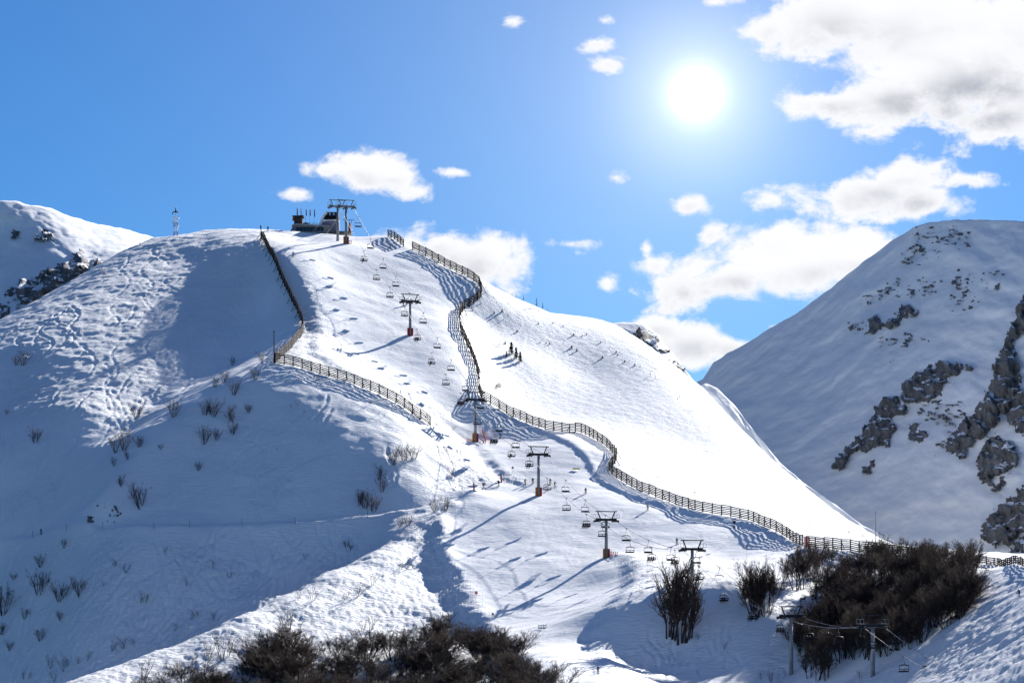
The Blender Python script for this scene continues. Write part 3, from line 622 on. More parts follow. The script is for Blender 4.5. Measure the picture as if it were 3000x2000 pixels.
outcrop([(590,530),(620,490),(700,490),(690,540),(620,570)],'bare rock under the fence among the first forest trees',None,z6,2.5,.8,.5,seed=41)
print('rocks',round(time.time()-T0,1))
# ------------------------------------------------------------------ shared paints and woods
WOOD=mat('weathered_fence_wood',(.045,.034,.026),.85,.45,1.5); STEEL=mat('grey_painted_steel',(.25,.27,.285),.5,.2,1.0,metal=.2); DARK=mat('dark_steel',(.018,.020,.024),.5,.3,2.0)
SEAT=mat('black_seat_plastic',(.012,.012,.014),.45,.3,4.0); ROPE=mat('bright_steel_rope',(.34,.34,.35),.5,.15,6.0,metal=.5); ORANGE=mat('orange_pad',(.36,.14,.03),.7,.4,2.0); RED=mat('red_pad',(.30,.025,.025),.7,.3,2.0)
BARK=mat('dark_bark',(.050,.040,.036),.9,.5,3.0); TWIG=mat('brown_twigs',(.062,.043,.036),.9,.45,.8); NEEDLE=mat('dark_needles',(.020,.030,.022),.9,.4,2.0)
WHITEP=mat('white_paint',(.75,.75,.75),.5,.1,2.0); STONE=mat('stone_wall',(.30,.28,.26),.9,.4,2.2,bump=.4); GLASS=mat('dark_glazing',(.03,.035,.055),.15,.3,.6); PURPLE=mat('tinted_cladding',(.22,.20,.27),.35,.3,.5)
CHROME=mat('worn_chair_tube',(.16,.165,.17),.35,.2,5.0,metal=.4)
LIFTX=lambda d:-55.0-0.41*(d-905.0)
LDIR=Vector((0.41,-1.0,0)).normalized()      # plan direction downhill along the lift
LPERP=Vector((1.0,0.41,0)).normalized()
LROT=math.atan2(LPERP.y,LPERP.x)
GAUGE=2.55
# ------------------------------------------------------------------ pylons
PYL=[ # base px, distance, rope px height above the base pixel, pad, style
 (990,695,913,90,0,1),(1013,713,905,108,1,1),(1200,982,848,100,2,0),(1390,1296,797,126,1,0),(1575,1452,753,122,1,0),(1775,1633,711,112,1,0),(2017,1742,664,135,0,0),(2315,1985,617,182,0,0),(2580,1963,583,132,0,0)]
def make_pylon(i,px,py,d,hp,pad,style):
    x=LIFTX(d); z=float(bil(x,d)); h=(HY-(py-hp))/F*d-z
    names=['behind the other summit pylon','at the summit beside the station, the nearer of two','second below the summit, on the upper run','with a snowy net at its foot, beside the fence end','standing on the lip of the lower run','with an orange padded foot in mid run','rising behind the clump of bare trees','tallest, standing in front of the shaded forest edge','lowest, in front of the dark forest']
    r=empty('lift_pylon',(x,d,z-.4),LROT)
    tag(r,'steel chairlift pylon '+names[i],'pylon','chairlift pylons')
    m=MB(); m.tube([(0,0,0),(0,0,h*.5),(0,0,h+.1)],[.50,.42,.34],14); m.build('pole',STEEL,r,smooth=True)
    m=MB(); m.box((0,0,h+.35),(GAUGE*2+.6,.55,.62)); 
    for s in(-1,1): m.prism([(s*(GAUGE-.4),-.3,h+.55),(s*(GAUGE+1.0),-.3,h+.15),(s*(GAUGE+1.0),-.3,h-.35),(s*(GAUGE-.2),-.3,h+.05)],(0,.6,0))
    m.build('crossarm',DARK if not style else STEEL,r)
    for s in(-1,1):
        m=MB(); m.box((s*GAUGE,0,h-.05),(.22,4.2,.28))
        for k in range(6): m.tube([(s*GAUGE-.12,-1.9+.76*k,h-.02),(s*GAUGE+.12,-1.9+.76*k,h-.02)],.24,8)
        m.build('sheave_train',DARK,r)
        m=MB(); m.bar((s*(GAUGE-.9),0,h+.6),(s*(GAUGE-.1),0,h+2.45),.24,.24); m.build('frame_strut',DARK if not style else STEEL,r)
        m=MB(); m.box((s*(GAUGE+.1),0,h+.75),(.9,3.2,.06))
        for q in(-1.5,0,1.5): m.bar((s*(GAUGE+.5),q,h+.75),(s*(GAUGE+.5),q,h+1.7),.06,.06)
        m.bar((s*(GAUGE+.5),-1.5,h+1.7),(s*(GAUGE+.5),1.5,h+1.7),.06,.06); m.build('catwalk',STEEL,r)
    m=MB(); m.bar((-GAUGE-.5,0,h+2.5),(GAUGE+.5,0,h+2.5),.26,.24); m.build('lifting_beam',DARK if not style else STEEL,r)
    m=MB()
    for q in(-.18,.18): m.bar((q,-.55,1.5),(q,-.45,h),.05,.05)
    for k in range(int((h-1.6)/.5)): m.bar((-.18,-.52,1.7+.5*k),(.18,-.52,1.7+.5*k),.04,.04)
    m.build('ladder',STEEL,r)
    if pad:
        for s,mt in((-1,ORANGE if pad==1 else RED),(1,RED)):
            m=MB()
            pts=[(s*.30,-.62),(s*.85,-.45),(s*.92,.1),(s*.6,.6),(s*.05,.62)]
            m.prism([(a,b,.1) for a,b in pts],(0,0,2.6)); m.build('safety_pad',mt,r)
    if i==7 or i==8:
        m=MB(); m.box((0,-.43,h*.62),(.42,.05,2.6)); pl_=m.build('number_plate',WHITEP,r)
        for k in range(4):
            zc=h*.62+.95-.62*k; MB().prism([(-.13,-.49,zc+.05),(.13,-.49,zc+.05),(.13,-.49,zc-.25),(.05,-.49,zc-.25),(.05,-.49,zc-.05),(-.05,-.49,zc-.05),(-.05,-.49,zc-.25),(-.13,-.49,zc-.25)],(0,.02,0)).build('marking',DARK,pl_)
    return (x,d,z-.4+h)
TOPS=[make_pylon(i,*p) for i,p in enumerate(PYL)]
# ------------------------------------------------------------------ haul rope: one line on each side, sagging between the sheaves
def rope_points(side):
    off=LPERP*GAUGE*side; P_=[Vector(t)+off+Vector((0,0,.2)) for t in TOPS]
    P_=[Vector((LIFTX(945),945,P_[0].z-9))+off]+P_
    e=P_[-1]; P_.append(e+Vector((LDIR.x*60,LDIR.y*60,-14.5)))
    out=[]
    for a,b in zip(P_[:-1],P_[1:]):
        L=(b-a).length; sag=min(L*L*.0009,2.2)
        for k in range(24):
            u=k/24; p=a.lerp(b,u); p.z-=4*sag*u*(1-u); out.append(p)
    out.append(P_[-1]); return out
ROPES={}
for side,nm in((-1,'left'),(1,'right')):
    pts=rope_points(side); ROPES[side]=pts
    m=MB(); m.tube(pts,.065,5); o=m.build('haul_rope',ROPE,smooth=True); tag(o,'steel haul rope on the %s side of the chairlift, running over every pylon'%nm,'cable')
def rope_at(side,px):
    pts=ROPES[side]
    for a,b in zip(pts[:-1],pts[1:]):
        pa,pb=a.x/a.y*F+CX,b.x/b.y*F+CX
        if pa<=px<=pb:
            return a.lerp(b,(px-pa)/max(pb-pa,1e-6))
    return pts[-1]
# ------------------------------------------------------------------ people: one skinned body per pose
CLOTH=[mat('jacket_%d'%i,c,.8,.25,5.0) for i,c in enumerate([(.02,.022,.03),(.05,.06,.10),(.25,.03,.03),(.03,.05,.12),(.10,.10,.11),(.02,.02,.02)])]
TROU=mat('ski_trousers',(.02,.02,.024),.8,.3,5.0); SKIN=mat('face_skin',(.45,.27,.20),.6,.1,9.0); HELM=mat('helmet',(.03,.03,.035),.35,.2,4.0); SKI=mat('ski_board',(.03,.03,.04),.4,.3,3.0)
def body_mesh(name,J,edges,rad,jacket):
    me=bpy.data.meshes.new(name+'_cage'); keys=list(J); me.from_pydata([J[k] for k in keys],[(keys.index(a),keys.index(b)) for a,b in edges],[])
    o=bpy.data.objects.new(name+'_cage',me); COL.objects.link(o)
    sk_=o.modifiers.new('skin','SKIN'); o.modifiers.new('sub','SUBSURF').levels=1
    if not me.skin_vertices: 
        bm=bmesh.new(); bm.from_mesh(me); bm.verts.layers.skin.verify(); bm.to_mesh(me); bm.free()
    for v,k in zip(me.skin_vertices[0].data,keys): v.radius=(rad[k],rad[k]); v.use_root=(k=='pelvis')
    dg=bpy.context.evaluated_depsgraph_get(); dg.update(); out=bpy.data.meshes.new_from_object(o.evaluated_get(dg)); out.name=name
    bpy.data.objects.remove(o); out.materials.clear()
    for m_ in(jacket,TROU,SKIN,HELM): out.materials.append(m_)
    grp={'head':2,'crown':3,'neck':2,'pelvis':1}; 
    jn=[(Vector(J[k]),(grp.get(k) if k in grp else (1 if ('knee' in k or 'foot' in k or 'toe' in k or 'hip' in k) else (3 if 'hand' in k or 'fing' in k else 0)))) for k in keys]
    for p in out.polygons:
        p.material_index=min(jn,key=lambda q:(q[0]-p.center).length)[1]; p.use_smooth=True
    return out
def mirror(J):
    out=dict(J)
    for k,v in list(J.items()):
        if k.endswith('_l'): out.setdefault(k[:-2]+'_r',(-v[0],v[1],v[2]))
    return out
ED=[('pelvis','waist'),('waist','chest'),('chest','neck'),('neck','head'),('head','crown')]+sum([[('pelvis','hip_'+s),('hip_'+s,'knee_'+s),('knee_'+s,'foot_'+s),('foot_'+s,'toe_'+s),('chest','shoulder_'+s),('shoulder_'+s,'elbow_'+s),('elbow_'+s,'hand_'+s),('hand_'+s,'fing_'+s)] for s in 'lr'],[])
RAD={'pelvis':.17,'waist':.155,'chest':.185,'neck':.075,'head':.11,'crown':.105}
for s in 'lr': RAD.update({'hip_'+s:.115,'knee_'+s:.085,'foot_'+s:.075,'toe_'+s:.065,'shoulder_'+s:.095,'elbow_'+s:.068,'hand_'+s:.05,'fing_'+s:.04})
STAND=mirror({'pelvis':(0,0,.95),'waist':(0,0,1.12),'chest':(0,-.01,1.34),'neck':(0,-.02,1.52),'head':(0,-.04,1.64),'crown':(0,-.02,1.76),'hip_l':(.11,0,.90),'knee_l':(.13,-.05,.50),'foot_l':(.14,0,.09),'toe_l':(.15,-.17,.05),'shoulder_l':(.21,0,1.42),'elbow_l':(.29,.02,1.14),'hand_l':(.27,-.14,.93),'fing_l':(.26,-.19,.86)})
SKIP=mirror({'pelvis':(0,.10,.80),'waist':(0,.03,.98),'chest':(0,-.10,1.18),'neck':(0,-.18,1.34),'head':(0,-.24,1.46),'crown':(0,-.24,1.58),'hip_l':(.12,.08,.76),'knee_l':(.16,-.16,.46),'foot_l':(.15,.0,.10),'toe_l':(.15,-.18,.06),'shoulder_l':(.22,-.10,1.26),'elbow_l':(.36,-.22,1.02),'hand_l':(.36,-.46,.98),'fing_l':(.34,-.53,.96)})
SIT=mirror({'pelvis':(0,0,.14),'waist':(0,.02,.32),'chest':(0,.02,.54),'neck':(0,0,.72),'head':(0,-.02,.84),'crown':(0,0,.96),'hip_l':(.10,-.08,.13),'knee_l':(.12,-.50,.13),'foot_l':(.12,-.56,-.30),'toe_l':(.12,-.72,-.34),'shoulder_l':(.20,.02,.62),'elbow_l':(.25,-.12,.38),'hand_l':(.18,-.36,.30),'fing_l':(.14,-.42,.30)})
def ski_mesh(tilt=0):
    m=MB(); m.add([(-.05,-1.0,.07),(.05,-1.0,.07),(.05,-.85,.0),(-.05,-.85,.0),(.05,.75,.0),(-.05,.75,.0),(-.05,-1.0,.09),(.05,-1.0,.09),(.05,-.85,.03),(-.05,-.85,.03),(.05,.75,.03),(-.05,.75,.03)],[(0,1,2,3),(3,2,4,5),(7,6,9,8),(8,9,11,10),(0,3,9,6),(3,5,11,9),(1,7,8,2),(2,8,10,4),(4,10,11,5),(0,6,7,1)]); return m.mesh('ski')
SKIM=ski_mesh(); SKIM.materials.append(SKI)
POLEM=MB().tube([(0,0,0),(0,.18,-1.05)],.014,5).mesh('ski_pole'); POLEM.materials.append(SKI)
BODY={}
def person(pose,jk,loc,rz,label,skis=True,scale=1.0,group=None):
    key=(pose,jk)
    if key not in BODY: BODY[key]=body_mesh('person_body',{'stand':STAND,'ski':SKIP,'sit':SIT}[pose],ED,RAD,CLOTH[jk])
    r=empty('person',loc,rz,scale); tag(r,label,'person',group)
    obj('body',BODY[key],None,r)
    if pose=='sit':
        if skis:
            for s in(-1,1): o=obj('ski',SKIM,None,r,(s*.12,-.66,-.44)); o.rotation_euler=(math.radians(18),0,0)
    elif skis:
        for s in(-1,1): obj('ski',SKIM,None,r,(s*.15,-.05,0))
        for s in(-1,1): obj('ski_pole',POLEM,None,r,(s*(.34 if pose=='ski' else .27),(-.5 if pose=='ski' else -.17),1.0))
    return r
# ------------------------------------------------------------------ chairs
def make_chair(empty_down):
    r=empty('lift_chair',(0,0,0))
    m=MB(); m.box((0,0,-.02),(.34,.16,.14)); m.box((-.26,0,.06),(.3,.10,.09)); m.box((.26,0,.06),(.3,.10,.09)); m.build('grip',DARK,r)
    m=MB(); m.tube([(0,0,-.05),(.02,.05,-.5),(-.02,.30,-1.0),(-.04,.42,-1.45),(0,.30,-1.72),(0,.22,-1.82)],.07,6); m.build('hanger_arm',CHROME,r,smooth=True)
    w=1.12
    m=MB(); m.tube([(-w,.22,-2.06),(-w*.82,.22,-1.90),(-w*.35,.22,-1.80),(w*.35,.22,-1.80),(w*.82,.22,-1.90),(w,.22,-2.06)],.11,6); m.build('top_bow',DARK,r,smooth=True)
    for s in(-1,1):
        m=MB(); m.tube([(s*w,.22,-2.04),(s*(w+.03),.24,-2.6),(s*w,.18,-3.15),(s*w*.98,-.45,-3.30)],.05,5); m.build('side_frame',CHROME,r,smooth=True)
    m=MB(); m.box((0,-.12,-3.22),(2*w,.62,.2)); m.build('seat',SEAT,r)
    if empty_down:
        m=MB(); m.box((0,.24,-2.98),(2*w,.10,.34)); m.build('backrest',SEAT,r)
    else:
        b=None
        m=MB(); m.box((0,.24,-2.66),(2*w,.09,.16)); m.build('back_rail',SEAT,r)
        m=MB(); m.box((0,.24,-3.06),(2*w,.09,.16)); m.build('back_rail',SEAT,r)
        for q in(-1,0,1): m=MB(); m.box((q*(w-.05),.24,-2.86),(.13,.08,.26)); m.build('back_post',SEAT,r)
    for s in(-1,1):
        m=MB(); m.tube([(s*.42,.15,-1.86),(s*.42,.05,-2.1),(s*.42,-.06,-2.2)],.022,4); m.build('bar_hinge',DARK,r)
    return r
CH_UP=make_chair(False); CH_DN=make_chair(True)
UPL={1066:1,1103:0,1142:0,1185:0,1222:2,1264:1,1306:0,1350:4,1398:0,1447:4,1498:1,1550:2,1603:0,1659:0,1718:4,1764:0,1845:0,1908:3,1977:3,2047:1,2120:2,2203:2,2287:3,2369:2,2456:0,2550:0,2647:0}
DNL=[1050,1086,1123,1160,1200,1240,1281,1322,1365,1408,1463,1512,1658,1715,1774,1835,1900,1966,2040,2108,2190,2340,2429,2523,2620,2716]
NUMW=['no riders','one rider','two riders','three riders','four riders']
def put_chair(proto,first,side,px,label,n):
    o=proto if first else copy_tree(proto)
    p=rope_at(side,px); o.location=p+Vector((0,0,-.05)); o.rotation_euler=(0,0,LROT+(math.pi if side==-1 else 0)+RNG.normal(0,.05))
    if side==-1: o.rotation_euler=(0,0,LROT+math.pi+RNG.normal(0,.05))
    tag(o,label,'chair','chairs on the lift rope'); return o
for i,(px,n) in enumerate(sorted(UPL.items())):
    o=put_chair(CH_UP,i==0,-1,px,'%s chair down from the summit on the left rope, carrying %s'%(ordw(i),NUMW[n]) if n else 'empty open backed chair, %s from the summit on the left rope'%ordw(i),n)
    seats={0:[],1:[.2],2:[-.3,.35],3:[-.62,0,.62],4:[-.8,-.27,.27,.8]}[n]
    for k,sx in enumerate(seats):
        q=o.rotation_euler.z; c,s_=math.cos(q),math.sin(q); lp=Vector((sx,-.02,-3.15))
        w=o.location+Vector((c*lp.x-s_*lp.y,s_*lp.x+c*lp.y,lp.z))
        person('sit',(i+k)%6,w,q,('single skier' if n==1 else '%s of %s skiers'%(ordw(k),NUMW[n].split()[0]))+' on the left rope, %s chair from the summit'%ordw(i),True,1.0,'riders on the chairlift')
for i,px in enumerate(DNL):
    put_chair(CH_DN,i==0,1,px,'empty chair with a solid dark seat, %s from the summit on the right rope'%ordw(i),0)
print('lift',round(time.time()-T0,1))
# ------------------------------------------------------------------ skiers and walkers on the snow
for px,py,pose,jk,rz,lab in [(654*1.3125,752,'ski',0,.6,'skier in dark clothes crossing the top of the run left of the summit pylons'),(1143,728,'ski',1,-.9,'skier leaning into a turn near the upper end of the right fence'),
 (1182,897,'stand',0,0,'left of two people standing uphill of the second pylon'),(1190,895,'stand',5,.3,'right of two people standing uphill of the second pylon'),(1466,1283,'ski',0,-1.2,'skier swinging hard beside a chair with four riders'),
 (1461,1425,'stand',0,.2,'person standing on the edge of the lower run by the red posts'),(1416,1430,'ski',2,.4,'person in red crouching at the lip of the lower run'),(1538,1418,'ski',4,.8,'skier dropping over the lip just left of the mid run pylon'),(1561,1417,'stand',5,-.2,'dark dressed skier standing just left of the mid run pylon'),
 (1612,1418,'stand',3,.1,'left of two skiers side by side right of the mid run pylon'),(1625,1425,'ski',4,.9,'right of two skiers side by side right of the mid run pylon'),(1716,1446,'stand',1,-.4,'skier standing on the open run above an empty chair'),
 (1898,1496,'ski',0,-.7,'skier in a turn near the bank under the long fence'),(1983,1594,'stand',5,.2,'skier at the left end of the crossarm of the pylon by the bare trees'),(1752,1971,'stand',3,.2,'skier with a pale helmet at the bottom of the run where the shade begins'),
 (2986,1746,'ski',0,-.8,'skier on the piste at the right edge of the picture'),(120,1567,'stand',5,1.2,'lone walker on the snow path at the left edge'),(764,674,'stand',0,.5,'left of two people on the hilltop left of the station'),(785,677,'stand',5,-.5,'right of two people on the hilltop left of the station')]:
    h_=hit(px,py); person(pose,jk,tuple(h_-np.array([0,0,.03])),rz,lab,True)
# ------------------------------------------------------------------ snow fences: posts, rails and struts, each a piece
RAILM=MB().box((0,0,0),(1,.08,.27)).mesh('rail'); RAILM.materials.append(WOOD)
POSTM=MB().box((0,0,.5),(.22,.22,1)).mesh('post'); POSTM.materials.append(WOOD)
STRM=MB().box((0,0,.5),(.12,.12,1)).mesh('strut'); STRM.materials.append(WOOD)
def align(o,a,b,mode):
    a=Vector(a); b=Vector(b); t=b-a; L=t.length; t.normalize()
    if mode=='x':
        u=Vector((0,0,1)).cross(t).normalized(); v=t.cross(u); M_=Matrix((t,u,v)).transposed(); o.location=(a+b)/2; o.scale=(L,1,1)
    else:
        u=t.orthogonal().normalized(); v=t.cross(u); M_=Matrix((u,v,t)).transposed(); o.location=a; o.scale=(1,1,L)
    o.rotation_euler=M_.to_euler()
def fence(pxs,label,h=2.9,rails=5,span=3.3,side=1,seed=0):
    w=polyline(pxs,.5); dd=np.r_[0,np.cumsum(np.linalg.norm(np.diff(w[:,:2],axis=0),axis=1))]; n=max(1,int(round(dd[-1]/span))); r=random.Random(seed)
    K_=np.linspace(0,dd[-1],n+1); X=np.interp(K_,dd,w[:,0]); Y=np.interp(K_,dd,w[:,1]); Z=bil(X,Y)
    P_=[Vector((X[i],Y[i],float(Z[i])-.1)) for i in range(n+1)]; root=empty('snow_fence',P_[0]); o0=P_[0]
    tag(root,label,'fence','wooden snow fences')
    for i in range(n+1):
        hh=h*r.uniform(.94,1.06); tl=Vector((r.gauss(0,.06),r.gauss(0,.06),hh)); po=obj('post',POSTM,None,root); align(po,P_[i]-o0-Vector((0,0,.4)),P_[i]-o0+tl,'z')
        t=(P_[min(i+1,n)]-P_[max(i-1,0)]); nrm=Vector((-t.y,t.x,0)).normalized()*side
        if i%2==0:
            foot=P_[i]+nrm*1.5; foot.z=float(bil(foot.x,foot.y))-.2; st=obj('strut',STRM,None,root); align(st,foot-o0,P_[i]-o0+Vector((0,0,hh*.72)),'z')
    for i in range(n):
        a,b=P_[i],P_[i+1]; t=(b-a); nrm=Vector((-t.y,t.x,0)).normalized()*(-.12*side); jog=r.uniform(-.12,.18)
        for k in range(rails):
            z=.42+(h-.55)*k/(rails-1)+jog; ra=obj('rail',RAILM,None,root); align(ra,a-o0+nrm+Vector((0,0,z+r.gauss(0,.03))),b-o0+nrm+Vector((0,0,z+r.gauss(0,.03))),'x')
fence([(764,700),(790,745),(812,790),(832,835),(850,875),(868,910),(884,945),(888,970),(880,990),(855,1018),(830,1040),(806,1062)],'wooden snow fence curving down the left edge of the upper run to the tall post',2.9,6,2.5,-1,1)
fence([(806,1064),(900,1084),(1000,1112),(1100,1152),(1180,1192),(1230,1226),(1260,1248)],'wooden snow fence between the shaded spur and the left edge of the run',3.0,6,2.6,1,2)
fence([(1137,694),(1160,704),(1183,722)],'short detached piece of snow fence on the right skyline of the summit',2.6,5,2.2,1,3)
fence([(1208,732),(1260,757),(1340,800),(1400,832),(1412,848),(1410,870),(1390,890),(1360,906),(1346,930),(1348,965),(1370,1015),(1392,1065),(1404,1105),(1403,1150),(1412,1170)],'tall snow fence winding down the right edge of the upper run',3.0,6,2.5,1,4)
fence([(1412,1172),(1470,1202),(1530,1232),(1600,1258),(1660,1268),(1705,1268),(1745,1288),(1785,1315),(1808,1345),(1800,1362),(1783,1380),(1820,1408),(1880,1440),(1960,1470),(2050,1498),(2120,1510),(2190,1522),(2240,1542),(2300,1570),(2352,1597)],'long snow fence with a kink along the right edge of the lower run',2.9,6,2.6,1,5)
fence([(2362,1603),(2420,1606),(2500,1614),(2580,1624),(2650,1634),(2720,1641)],'snow fence on the knoll above the forest, right of the red net',3.0,6,2.7,1,6)
fence([(2790,1644),(2850,1648),(2920,1654),(3000,1660),(3060,1664)],'snow fence at the right edge behind the forest',1.9,4,2.8,1,7)
# ------------------------------------------------------------------ posts, markers, nets
def up(px,py): return Vector(hit(px,py))
r=empty('tall_post',up(803,1064)); tag(r,'tall dark post where the two left fences meet','post'); MB().tube([(0,0,-.5),(0,0,9.2)],[.2,.15],8).build('shaft',DARK,r); MB().box((0,0,9.3),(.5,.5,.22)).build('cap',DARK,r)
r=empty('lattice_post',up(2565,1596)); tag(r,'thin tall mast beside the fence at the foot of the white flank','mast'); MB().tube([(0,0,-.5),(0,0,8.6)],[.13,.09],6).build('shaft',STEEL,r); MB().box((0,0,8.6),(.3,.3,.3)).build('head',STEEL,r)
for k,(px,py) in enumerate([(96,1574),(194,1557),(301,1550),(451,1551),(555,1546),(709,1540),(865,1538),(1077,1515),(1274,1465),(1345,1425)]):
    r=empty('piste_pole',up(px,py)); tag(r,'%s thin marker pole from the left along the snow path'%ordw(k),'pole','marker poles along the path'); MB().tube([(0,0,-.2),(0,0,1.75)],.05,5).build('shaft',RED if k%3==2 else DARK,r); MB().tube([(0,0,1.75),(0,0,1.95)],.055,5).build('tip',ORANGE,r)
for px,py,h,lab in [(1389,1436,1.9,'red padded post leaning at the top corner of the lower run'),(1469,1412,2.1,'dark red post behind the person at the edge of the lower run')]:
    r=empty('red_post',up(px,py)); tag(r,lab,'post'); MB().tube([(0,0,-.2),(-.1,0,h)],.22,8).build('pad',RED,r); MB().tube([(-.1,0,h),(-.12,0,h+.25)],.06,6).build('tip',DARK,r)
def sign(px,py,lab,shape,hgt):
    r=empty('piste_sign',up(px,py)); tag(r,lab,'sign'); MB().tube([(0,0,-.2),(0,0,hgt)],.035,5).build('pole',STEEL,r)
    if shape=='disc': MB().tube([(0,-.06,hgt+.25),(0,-.02,hgt+.25)],.42,14).build('disc',DARK,r); shape='tri'; hgt-=.95
    if shape=='tri': MB().prism([(-.42,-.06,hgt-.35),(.42,-.06,hgt-.35),(0,-.06,hgt+.4)],(0,.04,0)).build('triangle',mat('sign_brown',(.12,.09,.06),.6,.2),r)
    if shape=='square':
        MB().box((0,-.06,hgt),(.8,.05,.75)).build('panel',mat('sign_pink',(.75,.22,.2),.6,.1),r); MB().box((0,-.10,hgt),(.45,.03,.1)).build('bar',WHITEP,r)
sign(2151,1578,'round sign over a triangle on a pole in the open lower run','disc',4.2)
sign(2188,1631,'triangular sign on a pole at the rim above the bare trees','tri',2.9)
sign(1502,1385,'small triangular sign left of the mid run pylon','tri',1.6)
sign(1395,1751,'square pink sign on the left edge of the lower run','square',1.3)
sign(1444,1812,'small sign at the left lower edge of the run above the thicket','tri',1.3)
r=empty('slow_banner',up(1688,1378)); tag(r,'yellow banner stretched across the run right of the mid run pylon','banner')
for s in(-1,1): MB().tube([(s*.95,0,-.2),(s*.95,0,.85)],.03,5).build('pole',STEEL,r)
MB().box((0,-.03,.5),(1.9,.03,.5)).build('cloth',mat('banner_yellow',(.72,.62,.25),.8,.1),r)
NET=mat('orange_net',(.62,.20,.10),.8,.3,3.0)
def net(pxs,lab,h,material,step=.5):
    w=polyline(pxs,.8); o0=Vector(w[0]); r=empty('safety_net',o0); tag(r,lab,'net'); 
    for i in range(0,len(w),3): MB().tube([Vector(w[i])-o0-Vector((0,0,.3)),Vector(w[i])-o0+Vector((0,0,h+.1))],.035,5).build('pole',DARK,r)
    m=MB()
    for z in np.arange(.1,h,step):
        for a,b in zip(w[:-1],w[1:]): m.bar(Vector(a)-o0+Vector((0,0,z)),Vector(b)-o0+Vector((0,0,z)),.03,.16)
    for a in w: m.bar(Vector(a)-o0+Vector((0,-.02,.05)),Vector(a)-o0+Vector((0,-.02,h)),.12,.03)
    m.build('mesh',material,r)
net([(1413,1268),(1420,1290),(1423,1300)],'orange safety net right of the pylon by the fence end',1.3,NET)
net([(1368,1293),(1380,1295)],'orange net left of the foot of the pylon by the fence end',1.0,NET)
net([(1784,1625),(1810,1626)],'low orange net right of the padded pylon foot in mid run',.9,NET)
net([(1018,716),(1030,715)],'red net at the foot of the nearer summit pylon',1.2,RED)
net([(2356,1606),(2372,1608)],'tall red net closing the corner between the two right fences',3.0,RED,.22)
net([(1578,1840),(1600,1839)],'small grey net panel standing low on the run',.9,STEEL)
# ------------------------------------------------------------------ antenna mast on the left hilltop
def antenna():
    b=up(515,691); r=empty('antenna_mast',b); tag(r,'red and white lattice antenna mast on the left hilltop','antenna'); mw=.62
    d=b.y; mpx=d/F
    for sec in range(4):
        m=MB(); z0,z1=sec*1.55-.3,(sec+1)*1.55-.3; c=[(-mw,-mw),(mw,-mw),(mw,mw),(-mw,mw)]
        for k in range(4):
            (x1,y1),(x2,y2)=c[k],c[(k+1)%4]; m.tube([(x1,y1,z0),(x1,y1,z1)],.07,5); m.tube([(x1,y1,z0),(x2,y2,z1)],.045,4); m.tube([(x1,y1,z1),(x2,y2,z1)],.045,4)
        m.build('lattice_section',[RED,WHITEP][sec%2],r)
    MB().box((0,0,6.05),(2.4,2.0,.14)).build('platform',WHITEP,r)
    m=MB()
    for q in(-.22,.22): m.tube([(q,0,6.1),(q,0,7.9)],.06,5)
    m.build('upper_pole',WHITEP,r)
    for s,z in((-1,4.6),(1,3.2)): MB().tube([(s*.75,-.3,z),(s*.95,-.42,z)],[.45,.40],12).build('dish',WHITEP,r)
    MB().tube([(-.1,0,8.2),(-.8,0,8.15),(-1.05,0,7.9),(-1.1,0,7.35)],[.16,.15,.2,.26],8).build('horn',DARK,r,smooth=True)
    MB().tube([(.1,0,8.2),(.6,0,8.2),(.85,0,7.95),(.88,0,7.7)],[.16,.14,.14,.12],8).build('horn',DARK,r,smooth=True)
    MB().tube([(0,0,7.9),(.03,0,8.6),(-.08,0,9.4),(-.14,0,10.4)],[.34,.26,.12,.06],8).build('spire',DARK,r,smooth=True)
antenna()
